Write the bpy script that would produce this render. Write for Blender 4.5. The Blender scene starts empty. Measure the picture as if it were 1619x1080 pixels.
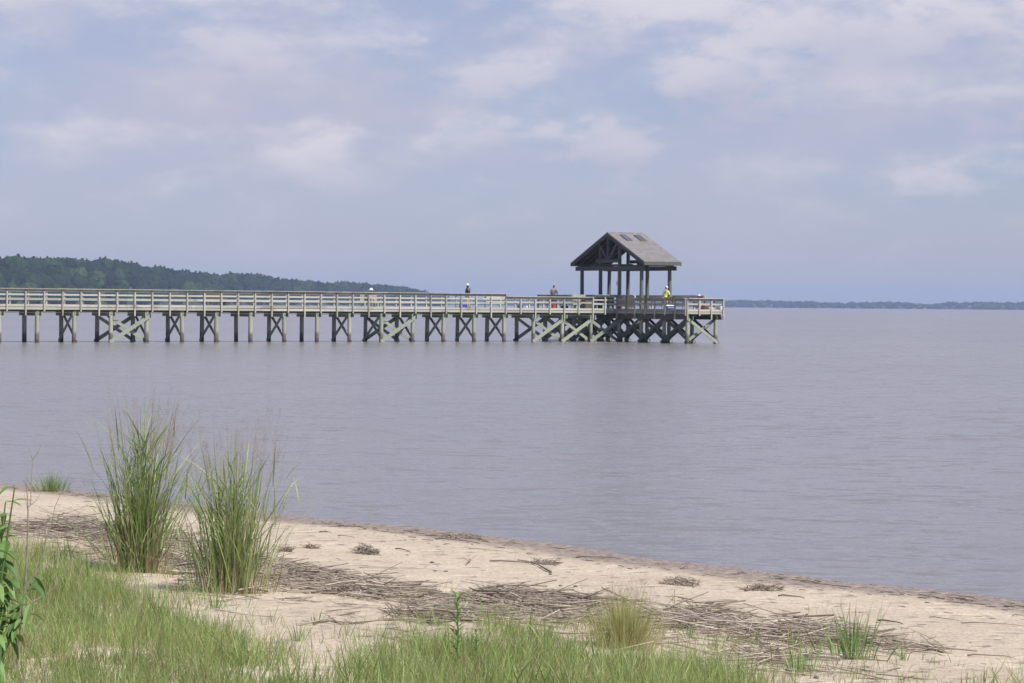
import bpy, math, random
import numpy as np
from mathutils import Vector, Matrix, noise as mnoise

random.seed(7)
RNG = np.random.default_rng(11)
SC = bpy.context.scene
COL = SC.collection
R = math.radians

# ------------------------------------------------------------------ camera
FPX, EYE, ROLL = 3821.6, 2.61, 0.0085
PITCH = math.atan((540 - 481.2) / FPX)
cam_d = bpy.data.cameras.new('camera')
cam_d.sensor_width = 36.0
cam_d.lens = 36.0 * FPX / 1619.0
cam_d.clip_start = 0.2
cam_d.clip_end = 60000
cam = bpy.data.objects.new('camera', cam_d)
COL.objects.link(cam)
cam.matrix_world = Matrix.Translation((0, 0, EYE)) @ Matrix.Rotation(math.pi / 2 - PITCH, 4, 'X') @ Matrix.Rotation(ROLL, 4, 'Z')
SC.camera = cam

# ------------------------------------------------------------------ light
SUN_DIR = Vector((0.75, -0.62, 1.30)).normalized()
SUN_EL = math.asin(SUN_DIR.z)
SUN_AZ = math.atan2(SUN_DIR.x, SUN_DIR.y)
sun_d = bpy.data.lights.new('sun', 'SUN')
sun_d.energy = 5.0
sun_d.angle = R(0.6)
sun_d.color = (1.0, 0.955, 0.89)
sun = bpy.data.objects.new('sun', sun_d)
sun.rotation_euler = SUN_DIR.to_track_quat('Z', 'Y').to_euler()
sun.location = (20, -10, 40)
COL.objects.link(sun)

W = bpy.data.worlds.new('World')
SC.world = W
W.use_nodes = True
wt = W.node_tree
wt.nodes.clear()


def nd(tree, t, **kw):
    n = tree.nodes.new(t)
    for k, v in kw.items():
        if k in n.inputs:
            n.inputs[k].default_value = v
        else:
            setattr(n, k, v)
    return n


def ln(tree, a, b):
    tree.links.new(a, b)


def mth(tree, op, a, b=None, clamp=False):
    n = tree.nodes.new('ShaderNodeMath')
    n.operation = op
    n.use_clamp = clamp
    for i, v in enumerate((a, b)):
        if v is None:
            continue
        if isinstance(v, (int, float)):
            n.inputs[i].default_value = v
        else:
            tree.links.new(v, n.inputs[i])
    return n.outputs[0]


def ramp(tree, fac, stops, interp='EASE'):
    n = tree.nodes.new('ShaderNodeValToRGB')
    n.color_ramp.interpolation = interp
    el = n.color_ramp.elements
    while len(el) < len(stops):
        el.new(0.5)
    for e, (p, c) in zip(el, stops):
        e.position = p
        e.color = (c, c, c, 1) if isinstance(c, (int, float)) else (*c, 1)
    tree.links.new(fac, n.inputs[0])
    return n.outputs[0]


def noise_n(tree, vec, scale, detail=3, rough=0.5, dist=0.0):
    n = nd(tree, 'ShaderNodeTexNoise', Scale=scale, Detail=detail, Roughness=rough, Distortion=dist)
    if vec is not None:
        tree.links.new(vec, n.inputs['Vector'])
    return n.outputs[0]


# cloud masses: bearing, elevation, half sizes, weight
CLOUDS = [((x - 809.5) / FPX, (481.2 + .0085 * (x - 809.5) - y) / FPX, 1.22 * w / FPX, 1.32 * h / FPX, k) for x, y, w, h, k in (
    (370, 88, 120, 52, 1.0), (590, 68, 90, 38, .75), (795, 130, 110, 52, .8), (495, 262, 110, 42, .95), (300, 302, 80, 24, .6),
    (640, 245, 70, 24, .6), (790, 222, 95, 38, .85), (965, 238, 115, 42, .95), (1180, 262, 130, 28, .7), (1500, 285, 170, 34, .7),
    (750, 298, 90, 14, .55), (170, 14, 260, 34, .8), (180, 215, 150, 30, .55), (10, 100, 55, 45, .7), (1135, 140, 95, 60, 1.0),
    (1300, 95, 340, 80, .95), (1310, 180, 260, 34, .85), (1545, 172, 130, 36, 1.0), (1020, 130, 90, 36, .6), (1080, 25, 230, 45, .9),
    (1520, 40, 180, 70, .9), (80, 250, 90, 22, .45), (1420, 330, 200, 20, .4))]


def build_world():
    sky = nd(wt, 'ShaderNodeTexSky')
    sky.sky_type = 'NISHITA'
    sky.sun_disc = False
    sky.sun_elevation = SUN_EL
    sky.sun_rotation = SUN_AZ
    sky.air_density = 1.0
    sky.dust_density = 0.6
    sky.ozone_density = 4.0
    tint = nd(wt, 'ShaderNodeMix', data_type='RGBA', blend_type='MULTIPLY')
    tint.inputs[0].default_value = 1.0
    ln(wt, sky.outputs[0], tint.inputs[6])
    tint.inputs[7].default_value = (0.79, 0.835, 1.06, 1)
    b1 = nd(wt, 'ShaderNodeBackground', Strength=0.085)
    ln(wt, tint.outputs[2], b1.inputs[0])
    tc = nd(wt, 'ShaderNodeTexCoord')
    sp = nd(wt, 'ShaderNodeSeparateXYZ')
    ln(wt, tc.outputs['Generated'], sp.inputs[0])
    az = mth(wt, 'ARCTAN2', sp.outputs[0], sp.outputs[1])
    el = sp.outputs[2]
    cv = nd(wt, 'ShaderNodeCombineXYZ')
    ln(wt, mth(wt, 'MULTIPLY', az, 9.5), cv.inputs[0])
    ln(wt, mth(wt, 'MULTIPLY', el, 21.0), cv.inputs[1])
    cv.inputs[2].default_value = 3.7
    # ragged edges: the bearings are warped before the cloud masses are laid out
    wn = nd(wt, 'ShaderNodeTexNoise', Scale=2.6, Detail=6, Roughness=.6)
    ln(wt, cv.outputs[0], wn.inputs['Vector'])
    wsep = nd(wt, 'ShaderNodeSeparateColor')
    ln(wt, wn.outputs['Color'], wsep.inputs[0])
    waz = mth(wt, 'ADD', az, mth(wt, 'MULTIPLY', mth(wt, 'SUBTRACT', wsep.outputs[0], .5), .050))
    wel = mth(wt, 'ADD', el, mth(wt, 'MULTIPLY', mth(wt, 'SUBTRACT', wsep.outputs[1], .5), .026))
    body = None
    tops = None
    for a0, e0, aw, ew, k in CLOUDS:
        da = mth(wt, 'MULTIPLY', mth(wt, 'SUBTRACT', waz, a0), 1 / aw)
        de = mth(wt, 'MULTIPLY', mth(wt, 'SUBTRACT', wel, e0), 1 / ew)
        r2 = mth(wt, 'ADD', mth(wt, 'MULTIPLY', da, da), mth(wt, 'MULTIPLY', de, de))
        g = mth(wt, 'MULTIPLY', mth(wt, 'POWER', 2.718, mth(wt, 'MULTIPLY', r2, -1.0)), k)
        tp = mth(wt, 'MULTIPLY', g, de)
        body = g if body is None else mth(wt, 'MAXIMUM', body, g)
        tops = tp if tops is None else mth(wt, 'ADD', tops, tp)
    fine = noise_n(wt, cv.outputs[0], 3.2, 8, .6, .1)
    broad = noise_n(wt, cv.outputs[0], .62, 5, .55, .15)
    fz = mth(wt, 'MULTIPLY', mth(wt, 'SUBTRACT', fine, .5), 1.9)
    dens = mth(wt, 'ADD', body, fz)
    pm = ramp(wt, dens, [(.06, 0.0), (.88, 1.0)])
    other = ramp(wt, noise_n(wt, cv.outputs[0], 1.3, 8, .58, .12), [(.48, 0.0), (.68, 1.0)])
    out_f = mth(wt, 'MAXIMUM', ramp(wt, mth(wt, 'ABSOLUTE', az), [(.22, 0.0), (.34, 1.0)]), ramp(wt, el, [(.13, 0.0), (.19, 1.0)]))
    pm = mth(wt, 'MAXIMUM', pm, mth(wt, 'MULTIPLY', other, out_f))
    veil = ramp(wt, mth(wt, 'ADD', broad, mth(wt, 'MULTIPLY', mth(wt, 'SUBTRACT', fine, .5), .25)), [(.32, 0.0), (.62, 1.0)])
    hgt = ramp(wt, el, [(.01, .35), (.085, 1.0)])
    vm = mth(wt, 'MULTIPLY_ADD', mth(wt, 'MULTIPLY', veil, hgt), .50)
    vm.node.inputs[2].default_value = .47
    mask = mth(wt, 'MAXIMUM', vm, mth(wt, 'MULTIPLY', pm, .88))
    mask = mth(wt, 'MULTIPLY', mask, ramp(wt, el, [(.13, 1.0), (.32, .18)]))
    lit = mth(wt, 'MULTIPLY_ADD', mth(wt, 'ADD', tops, mth(wt, 'MULTIPLY', fz, .35)), .9)
    lit.node.inputs[2].default_value = .48
    lit.node.use_clamp = True
    cc = nd(wt, 'ShaderNodeMix', data_type='RGBA')
    ln(wt, mth(wt, 'MULTIPLY', lit, pm), cc.inputs[0])
    cc.inputs[6].default_value = (0.445, 0.44, 0.545, 1)
    cc.inputs[7].default_value = (0.635, 0.605, 0.655, 1)
    b2 = nd(wt, 'ShaderNodeBackground', Strength=1.0)
    ln(wt, cc.outputs[2], b2.inputs[0])
    mx = nd(wt, 'ShaderNodeMixShader')
    ln(wt, mask, mx.inputs[0])
    ln(wt, b1.outputs[0], mx.inputs[1])
    ln(wt, b2.outputs[0], mx.inputs[2])
    out = nd(wt, 'ShaderNodeOutputWorld')
    ln(wt, mx.outputs[0], out.inputs[0])


build_world()
SC.view_settings.view_transform = 'Standard'
SC.view_settings.look = 'None'
SC.view_settings.exposure = 0.25
SC.view_settings.gamma = 1.0
SC.cycles.use_denoising = True
SC.cycles.max_bounces = 8
SC.cycles.transparent_max_bounces = 8
SC.cycles.volume_bounces = 0

# ------------------------------------------------------------------ geometry of the place
PA = R(32.62)                       # bearing of the pier
PX, PY, BAY, WID = -31.36, 148.0, 2.44, 2.25
CA, SA = math.cos(PA), math.sin(PA)


def uv(u, v, z=0.0):
    return Vector((PX + u * CA - v * SA, PY + u * SA + v * CA, z))


def project(P):
    """world points (n,3) -> reference pixels, used to read the planting map"""
    P = np.atleast_2d(P)
    x, y, z = P[:, 0], P[:, 1], P[:, 2] - EYE
    c, s = math.cos(PITCH), math.sin(PITCH)
    dep = y * c - z * s
    up = y * s + z * c
    px, py = FPX * x / dep, -FPX * up / dep
    c, s = math.cos(ROLL), math.sin(ROLL)
    return 809.5 + px * c - py * s, 540 + px * s + py * c


def shore_q(x, y):
    """metres inland from the water's edge"""
    x = np.asarray(x, float)
    y = np.asarray(y, float)
    s = (x - 4.57) * -.670 + (y - 21.47) * .742
    q = (x - 4.57) * -.742 + (y - 21.47) * -.670
    return q + 0.24 * np.exp(-((s - 8) / 5.0) ** 2) + 0.10 * np.sin(s * 0.9 + 1.0) + 0.05 * np.sin(s * 2.3)


def vnoise(x, y, sc, seed=0.0):
    return np.array([mnoise.noise(Vector((a * sc + seed, b * sc - seed, seed * .7))) for a, b in zip(np.ravel(x), np.ravel(y))]).reshape(np.shape(x))


def base_z(q):
    return np.where(q > 0, 0.95 * (1 - np.exp(-(np.maximum(q, 0) / 8.5) ** 1.7)), np.maximum(q * .06, -3.0))


def ground_z(x, y):
    q = shore_q(x, y)
    amp = np.clip((q - .6) / 3.0, 0, 1)
    return base_z(q) + amp * (0.035 * vnoise(x, y, 0.55, 3.1) + 0.012 * vnoise(x, y, 2.3, 8.2))


def ground_at(px, py):
    """the point of the beach that carries something"""
    X, Y = px - 809.5, py - 540
    c, s = math.cos(ROLL), math.sin(ROLL)
    x, y = X * c + Y * s, -X * s + Y * c
    c, s = math.cos(PITCH), math.sin(PITCH)
    d = np.array([x, FPX * c - y * s, -FPX * s - y * c]) / FPX
    lo, hi = 5.0, 80.0
    for _ in range(40):
        t = (lo + hi) / 2
        p = d * t
        if EYE + p[2] > base_z(shore_q(p[0], p[1])):
            lo = t
        else:
            hi = t
    return Vector((p[0], p[1], float(ground_z(np.array([p[0]]), np.array([p[1]]))[0])))


# ------------------------------------------------------------------ mesh helpers
def tag(o, label=None, cat=None, group=None, kind=None):
    for k, v in (('label', label), ('category', cat), ('group', group), ('kind', kind)):
        if v:
            o[k] = v
    return o


def empty(name, loc=(0, 0, 0), rz=0.0):
    o = bpy.data.objects.new(name, None)
    o.empty_display_size = 0.2
    o.location = loc
    o.rotation_euler = (0, 0, rz)
    COL.objects.link(o)
    return o


def link_mesh(name, me, mat, parent=None):
    o = bpy.data.objects.new(name, me)
    COL.objects.link(o)
    if mat is not None:
        me.materials.append(mat)
    if parent is not None:
        o.parent = parent
    return o


class MB:
    """collects boards, tubes and blades for one mesh"""
    def __init__(self, off=(0, 0, 0)):
        self.v, self.f, self.t, self.off = [], [], [], Vector(off)

    def add(self, vs, fs, tone=None):
        b = len(self.v)
        t = random.random() if tone is None else tone
        self.v += [Vector(p) - self.off for p in vs]
        self.t += [t] * len(vs)
        self.f += [[i + b for i in f] for f in fs]

    def box(self, lo, hi, tone=None):
        (a, b, c), (d, e, f) = lo, hi
        self.add([(a, b, c), (d, b, c), (d, e, c), (a, e, c), (a, b, f), (d, b, f), (d, e, f), (a, e, f)],
                 [(3, 2, 1, 0), (4, 5, 6, 7), (0, 1, 5, 4), (1, 2, 6, 5), (2, 3, 7, 6), (3, 0, 4, 7)], tone)

    def beam(self, p0, p1, w, h, up=(0, 0, 1), tone=None):
        """board from p0 to p1, w across, h along up"""
        p0, p1, up = Vector(p0), Vector(p1), Vector(up)
        d = (p1 - p0).normalized()
        s = d.cross(up).normalized()
        n = s.cross(d).normalized()
        vs = [p + s * (w / 2 * i) + n * (h / 2 * j) for p in (p0, p1) for i, j in ((-1, -1), (1, -1), (1, 1), (-1, 1))]
        self.add(vs, [(0, 1, 2, 3), (7, 6, 5, 4), (0, 4, 5, 1), (1, 5, 6, 2), (2, 6, 7, 3), (3, 7, 4, 0)], tone)

    def tube(self, pts, rad, n=8, tone=None, cap=True):
        pts = [Vector(p) for p in pts]
        if not hasattr(rad, '__len__'):
            rad = [rad] * len(pts)
        vs, fs = [], []
        for k, p in enumerate(pts):
            d = (pts[min(k + 1, len(pts) - 1)] - pts[max(k - 1, 0)]).normalized()
            a = d.cross(Vector((0, 0, 1)) if abs(d.z) < .9 else Vector((1, 0, 0))).normalized()
            b = d.cross(a)
            vs += [p + (a * math.cos(2 * math.pi * i / n) + b * math.sin(2 * math.pi * i / n)) * rad[k] for i in range(n)]
        for k in range(len(pts) - 1):
            for i in range(n):
                j = (i + 1) % n
                fs.append((k * n + i, k * n + j, (k + 1) * n + j, (k + 1) * n + i))
        if cap:
            fs.append(tuple(range(n - 1, -1, -1)))
            fs.append(tuple((len(pts) - 1) * n + i for i in range(n)))
        self.add(vs, fs, tone)

    def lathe(self, c, prof, n=16, tone=None):
        c = Vector(c)
        self.tube([c + Vector((0, 0, z)) for r, z in prof], [r for r, z in prof], n, tone)

    def build(self, name, mat, parent=None, smooth=False):
        me = bpy.data.meshes.new(name)
        me.from_pydata([tuple(p) for p in self.v], [], self.f)
        at = me.attributes.new('tone', 'FLOAT', 'POINT')
        at.data.foreach_set('value', self.t)
        if smooth:
            me.polygons.foreach_set('use_smooth', [True] * len(me.polygons))
            me.set_sharp_from_angle(angle=R(40))
        return link_mesh(name, me, mat, parent)


def build_np(name, V, F, mat, parent=None, tone=None, smooth=False):
    me = bpy.data.meshes.new(name)
    V = np.ascontiguousarray(V, np.float32)
    F = np.ascontiguousarray(F, np.int32)
    k = F.shape[1]
    me.vertices.add(len(V))
    me.vertices.foreach_set('co', V.ravel())
    me.loops.add(F.size)
    me.loops.foreach_set('vertex_index', F.ravel())
    me.polygons.add(len(F))
    me.polygons.foreach_set('loop_start', np.arange(0, F.size, k, dtype=np.int32))
    me.polygons.foreach_set('use_smooth', np.full(len(F), smooth))
    me.update(calc_edges=True)
    if tone is not None:
        at = me.attributes.new('tone', 'FLOAT', 'POINT')
        at.data.foreach_set('value', np.ascontiguousarray(tone, np.float32))
    me.validate()
    return link_mesh(name, me, mat, parent)


def blades(base, az, h, w, lean, curl, tone, seg=3, twist=None, droop=0.0):
    """ribbon blades: base (n,3); lean = sideways reach / height; curl bends the tip over"""
    n = len(base)
    if twist is None:
        twist = RNG.uniform(0, math.pi, n)
    dx, dy = np.cos(az), np.sin(az)
    sx, sy = np.cos(twist), np.sin(twist)
    V, T = [], []
    for k in range(seg + 1):
        t = k / seg
        r = h * (lean * t + curl * t * t)
        z = h * (t - (0.30 * curl + droop) * t * t * np.minimum(1.6, 1 + curl))
        wid = w * (0.55 + 0.9 * t if t < .35 else 0.865 * (1 - t) / .65 + .06)
        c = base + np.stack([dx * r, dy * r, z], 1)
        o = np.stack([sx * wid / 2, sy * wid / 2, np.zeros(n)], 1)
        V += [c - o, c + o]
        T += [tone, tone]
    V = np.stack(V, 1).reshape(-1, 3)
    T = np.stack(T, 1).reshape(-1)
    m = 2 * (seg + 1)
    q = np.array([[2 * k, 2 * k + 1, 2 * k + 3, 2 * k + 2] for k in range(seg)])
    F = (np.arange(n)[:, None, None] * m + q[None]).reshape(-1, 4)
    return V, F, T


# ------------------------------------------------------------------ materials
def new_mat(name):
    m = bpy.data.materials.new(name)
    m.use_nodes = True
    t = m.node_tree
    b = t.nodes['Principled BSDF']
    return m, t, b


def rgbmix(t, fac, a, b, mode='MIX'):
    n = t.nodes.new('ShaderNodeMix')
    n.data_type = 'RGBA'
    n.blend_type = mode
    for sock, v in ((n.inputs[0], fac), (n.inputs[6], a), (n.inputs[7], b)):
        if isinstance(v, (int, float)):
            sock.default_value = v
        elif isinstance(v, tuple):
            sock.default_value = (*v, 1)
        else:
            t.links.new(v, sock)
    return n.outputs[2]


def attr(t, name='tone'):
    n = t.nodes.new('ShaderNodeAttribute')
    n.attribute_name = name
    return n.outputs['Fac']


def mapped(t, sx, sy, sz, src='Object'):
    c = t.nodes.new('ShaderNodeTexCoord')
    m = t.nodes.new('ShaderNodeMapping')
    m.inputs['Scale'].default_value = (sx, sy, sz)
    t.links.new(c.outputs[src], m.inputs[0])
    return m.outputs[0]


def bump(t, b, h, strength, dist):
    n = nd(t, 'ShaderNodeBump', Strength=strength, Distance=dist)
    t.links.new(h, n.inputs['Height'])
    t.links.new(n.outputs[0], b.inputs['Normal'])
    return n


def plain(name, col, rough=0.7, var=0.25, sc=8.0, metal=0.0):
    m, t, b = new_mat(name)
    n = noise_n(t, mapped(t, 1, 1, 1), sc, 4, .6)
    t.links.new(rgbmix(t, ramp(t, n, [(.3, 0.0), (.7, 1.0)]), tuple(c * (1 - var) for c in col), tuple(min(1, c * (1 + var)) for c in col)), b.inputs['Base Color'])
    b.inputs['Roughness'].default_value = rough
    b.inputs['Metallic'].default_value = metal
    return m


def wood(name, ca, cb, stain=(0.16, 0.15, 0.11), stain_amt=0.6, axis=(1.2, 1.2, 14), rough=0.8):
    """weathered boards: tone per board, grain along the board and blotchy stains"""
    m, t, b = new_mat(name)
    col = rgbmix(t, attr(t), ca, cb)
    g = noise_n(t, mapped(t, *axis), 3.0, 5, .65)
    col = rgbmix(t, ramp(t, g, [(.35, 0.0), (.75, .55)]), col, tuple(c * .62 for c in ca))
    s = noise_n(t, mapped(t, .5, .5, 1.2), 1.3, 5, .6)
    col = rgbmix(t, mth(t, 'MULTIPLY', ramp(t, s, [(.52, 0.0), (.72, 1.0)]), stain_amt), col, stain)
    t.links.new(col, b.inputs['Base Color'])
    b.inputs['Roughness'].default_value = rough
    bump(t, b, g, .4, .01)
    return m


def pile_mat():
    """treated round pile: pale green-grey, tide-stained brown at the foot"""
    m, t, b = new_mat('pile_wood')
    col = rgbmix(t, attr(t), (0.29, 0.32, 0.235), (0.40, 0.42, 0.32))
    g = noise_n(t, mapped(t, 9, 9, .7), 2.0, 5, .65)
    col = rgbmix(t, ramp(t, g, [(.4, 0.0), (.75, .6)]), col, (0.25, 0.25, 0.15))
    geo = t.nodes.new('ShaderNodeNewGeometry')
    sp = t.nodes.new('ShaderNodeSeparateXYZ')
    t.links.new(geo.outputs['Position'], sp.inputs[0])
    wob = noise_n(t, geo.outputs['Position'], 1.7, 3, .6)
    zz = mth(t, 'ADD', sp.outputs[2], mth(t, 'MULTIPLY', mth(t, 'SUBTRACT', wob, .5), .35))
    col = rgbmix(t, ramp(t, zz, [(.50, 1.0), (.72, 0.0)], 'LINEAR'), col, (0.14, 0.125, 0.105))
    col = rgbmix(t, ramp(t, zz, [(.10, 1.0), (.32, 0.0)], 'LINEAR'), col, (0.065, 0.06, 0.05))
    t.links.new(col, b.inputs['Base Color'])
    b.inputs['Roughness'].default_value = .75
    bump(t, b, g, .5, .02)
    return m


def leaf_mat(name, stops, trans=0.35, rough=0.5):
    m, t, b = new_mat(name)
    col = ramp(t, attr(t), stops, 'LINEAR')
    n = noise_n(t, mapped(t, 1, 1, 1), 6.0, 2)
    col = rgbmix(t, mth(t, 'MULTIPLY', n, .4), col, tuple(c * .55 for c in stops[0][1]))
    t.links.new(col, b.inputs['Base Color'])
    b.inputs['Roughness'].default_value = rough
    b.inputs['Specular IOR Level'].default_value = .5 if rough < .65 else .05
    tr = t.nodes.new('ShaderNodeBsdfTranslucent')
    t.links.new(col, tr.inputs[0])
    mx = t.nodes.new('ShaderNodeMixShader')
    mx.inputs[0].default_value = trans
    t.links.new(b.outputs[0], mx.inputs[1])
    t.links.new(tr.outputs[0], mx.inputs[2])
    t.links.new(mx.outputs[0], t.nodes['Material Output'].inputs[0])
    return m


def sand_mat():
    m, t, b = new_mat('beach_sand')
    geo = t.nodes.new('ShaderNodeNewGeometry')
    P = geo.outputs['Position']
    sp = t.nodes.new('ShaderNodeSeparateXYZ')
    t.links.new(P, sp.inputs[0])
    n1 = noise_n(t, P, .55, 4, .6)
    n2 = noise_n(t, P, 26.0, 4, .7)
    n3 = noise_n(t, P, 3.2, 5, .6)
    col = rgbmix(t, ramp(t, n1, [(.35, 0.0), (.7, 1.0)]), (0.485, 0.402, 0.300), (0.575, 0.485, 0.368))
    col = rgbmix(t, ramp(t, n2, [(.38, .75), (.52, 0.0)]), col, (0.37, 0.295, 0.22))
    col = rgbmix(t, ramp(t, n3, [(.60, 0.0), (.74, .42)]), col, (0.33, 0.27, 0.20))
    # shell grit and dark specks
    vo = nd(t, 'ShaderNodeTexVoronoi', Scale=16.0)
    t.links.new(P, vo.inputs['Vector'])
    grit = ramp(t, vo.outputs['Distance'], [(.05, 1.0), (.11, 0.0)], 'LINEAR')
    sel = t.nodes.new('ShaderNodeSeparateColor')
    t.links.new(vo.outputs['Color'], sel.inputs[0])
    col = rgbmix(t, mth(t, 'MULTIPLY', grit, mth(t, 'GREATER_THAN', sel.outputs[0], .80)), col, (0.15, 0.115, 0.085))
    col = rgbmix(t, mth(t, 'MULTIPLY', grit, mth(t, 'LESS_THAN', sel.outputs[0], .10)), col, (0.75, 0.71, 0.65))
    # wet margin, brown fine gravel at the water line
    edge = mth(t, 'ADD', sp.outputs[2], mth(t, 'MULTIPLY', mth(t, 'SUBTRACT', n3, .5), .022))
    wet = ramp(t, edge, [(.010, 1.0), (.027, 0.0)], 'LINEAR')
    grav = noise_n(t, P, 13.0, 4, .75)
    wcol = rgbmix(t, ramp(t, grav, [(.40, 0.0), (.58, 1.0)]), (0.185, 0.145, 0.108), (0.36, 0.285, 0.21))
    col = rgbmix(t, wet, col, wcol)
    t.links.new(col, b.inputs['Base Color'])
    t.links.new(rgbmix(t, wet, (.95, .95, .95), (.45, .45, .45)), b.inputs['Roughness'])
    # footprints and trampled hollows
    v2 = nd(t, 'ShaderNodeTexVoronoi', Scale=3.1, Randomness=1.0)
    v2.feature = 'SMOOTH_F1'
    t.links.new(P, v2.inputs['Vector'])
    foot = ramp(t, v2.outputs['Distance'], [(.10, 0.0), (.32, 1.0)])
    hgt = mth(t, 'ADD', mth(t, 'MULTIPLY', foot, 1.0), mth(t, 'MULTIPLY', noise_n(t, P, 7.0, 6, .65), 1.3))
    bump(t, b, hgt, .85, .06)
    return m


def water_mat():
    m, t, b = new_mat('river_water')
    geo = t.nodes.new('ShaderNodeNewGeometry')
    P = geo.outputs['Position']

    def mp(sx, sy, rz):
        n = t.nodes.new('ShaderNodeMapping')
        n.inputs['Scale'].default_value = (sx, sy, 1)
        n.inputs['Rotation'].default_value = (0, 0, rz)
        t.links.new(P, n.inputs[0])
        return n.outputs[0]
    big = noise_n(t, mp(.012, .03, 0), 1.0, 4, .6)
    gust = mth(t, 'MULTIPLY_ADD', ramp(t, big, [(.35, 0.0), (.68, 1.0)]), .5)
    gust.node.inputs[2].default_value = .7

    def slopes(vec, scale, det, amp):
        n = nd(t, 'ShaderNodeTexNoise', Scale=scale, Detail=det, Roughness=.6, Distortion=.2)
        t.links.new(vec, n.inputs['Vector'])
        a = nd(t, 'ShaderNodeVectorMath', operation='SUBTRACT')
        t.links.new(n.outputs['Color'], a.inputs[0])
        a.inputs[1].default_value = (.5, .5, .5)
        b_ = nd(t, 'ShaderNodeVectorMath', operation='MULTIPLY')
        t.links.new(a.outputs[0], b_.inputs[0])
        b_.inputs[1].default_value = (amp * .6, amp, 0)
        return b_.outputs[0]

    def vadd(a, b_):
        n = nd(t, 'ShaderNodeVectorMath', operation='ADD')
        t.links.new(a, n.inputs[0])
        t.links.new(b_, n.inputs[1])
        return n.outputs[0]
    sl = vadd(vadd(slopes(mp(.85, 2.1, R(10)), 1.6, 4, 1.25), slopes(mp(.25, .7, R(-12)), .8, 2, .30)), slopes(mp(1.5, 3.2, R(25)), 4.2, 2, .60))
    sc = nd(t, 'ShaderNodeVectorMath', operation='SCALE')
    t.links.new(sl, sc.inputs[0])
    t.links.new(gust, sc.inputs['Scale'])
    nz = nd(t, 'ShaderNodeVectorMath', operation='ADD')
    t.links.new(sc.outputs[0], nz.inputs[0])
    nz.inputs[1].default_value = (0, 0, 1)
    nn = nd(t, 'ShaderNodeVectorMath', operation='NORMALIZE')
    t.links.new(nz.outputs[0], nn.inputs[0])
    col = rgbmix(t, big, (0.212, 0.192, 0.188), (0.195, 0.182, 0.175))
    t.links.new(col, b.inputs['Base Color'])
    b.inputs['Roughness'].default_value = .2
    b.inputs['IOR'].default_value = 1.333
    t.links.new(nn.outputs[0], b.inputs['Normal'])
    return m


M = {}
M['sand'] = sand_mat()
M['water'] = water_mat()
M['pile'] = pile_mat()
M['rail'] = wood('rail_wood', (0.335, 0.325, 0.265), (0.54, 0.53, 0.455), (0.17, 0.145, 0.105), .7, (3, 3, 14))
M['green_wood'] = wood('treated_wood', (0.24, 0.275, 0.205), (0.36, 0.395, 0.30), (0.15, 0.155, 0.10), .6, (3, 3, 3))
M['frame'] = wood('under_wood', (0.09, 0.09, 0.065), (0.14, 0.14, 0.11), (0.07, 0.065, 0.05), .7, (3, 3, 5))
M['roofwood'] = wood('pavilion_wood', (0.075, 0.077, 0.072), (0.115, 0.115, 0.105), (0.05, 0.05, 0.045), .5, (3, 3, 3))  # timber colour lowered so the pavilion's shade is partly in the paint
M['post'] = wood('shade_toned_post', (0.095, 0.108, 0.088), (0.15, 0.16, 0.13), (0.08, 0.085, 0.06), .5, (6, 6, .8))  # shade on the posts is put into this dark base colour
M['brace'] = wood('shade_toned_brace', (0.095, 0.112, 0.085), (0.145, 0.165, 0.125), (0.09, 0.09, 0.06), .5, (3, 3, 3))  # darker copy of the treated wood, shade painted in for the head bracing
M['bench'] = wood('bench_wood', (0.10, 0.085, 0.07), (0.16, 0.14, 0.115), (0.05, 0.045, 0.04), .5, (3, 3, 8))
M['sign'] = plain('sign_white', (0.72, 0.72, 0.70), .4, .08)
M['glass'] = plain('skylight_glass', (0.095, 0.10, 0.13), .3, .2, 2.0)
M['skyframe'] = plain('skylight_frame', (0.24, 0.22, 0.20), .5, .1)


def shingle_mat():
    m, t, b = new_mat('roof_shingles')
    br = t.nodes.new('ShaderNodeTexBrick')
    br.inputs['Scale'].default_value = 1.0
    br.inputs['Mortar Size'].default_value = .012
    br.inputs['Brick Width'].default_value = .33
    br.inputs['Row Height'].default_value = .14
    br.inputs['Color1'].default_value = (.165, .155, .155, 1)
    br.inputs['Color2'].default_value = (.235, .22, .218, 1)
    br.inputs['Mortar'].default_value = (.12, .11, .105, 1)
    t.links.new(mapped(t, 1, 1.1, 1), br.inputs['Vector'])
    n = noise_n(t, mapped(t, 1, 1, 1), 1.4, 5, .65)
    t.links.new(rgbmix(t, ramp(t, n, [(.4, 0.0), (.75, .5)]), br.outputs[0], (.14, .13, .122)), b.inputs['Base Color'])
    b.inputs['Roughness'].default_value = .9
    return m


M['shingle'] = shingle_mat()
G_STOPS = [(0.0, (0.42, 0.34, 0.19)), (.10, (0.36, 0.32, 0.14)), (.24, (0.155, 0.25, 0.06)), (.6, (0.26, 0.395, 0.095)), (1.0, (0.42, 0.53, 0.18))]
M['grass'] = leaf_mat('meadow_grass', G_STOPS, .4)
M['blade'] = leaf_mat('clump_blade', [(0.0, (0.10, 0.17, 0.05)), (.4, (0.23, 0.34, 0.10)), (.75, (0.40, 0.485, 0.17)), (1.0, (0.56, 0.54, 0.29))], .4)
M['cord'] = leaf_mat('cordgrass_blade', [(0.0, (0.12, 0.21, 0.06)), (.6, (0.23, 0.36, 0.10)), (1.0, (0.36, 0.47, 0.18))], .3)
M['straw'] = leaf_mat('dry_stalk', [(0.0, (0.26, 0.165, 0.095)), (.5, (0.43, 0.32, 0.20)), (1.0, (0.62, 0.53, 0.37))], .15, .7)
M['seed'] = leaf_mat('seed_haze', [(0.0, (0.34, 0.24, 0.20)), (1.0, (0.50, 0.40, 0.32))], .4, .8)
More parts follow.
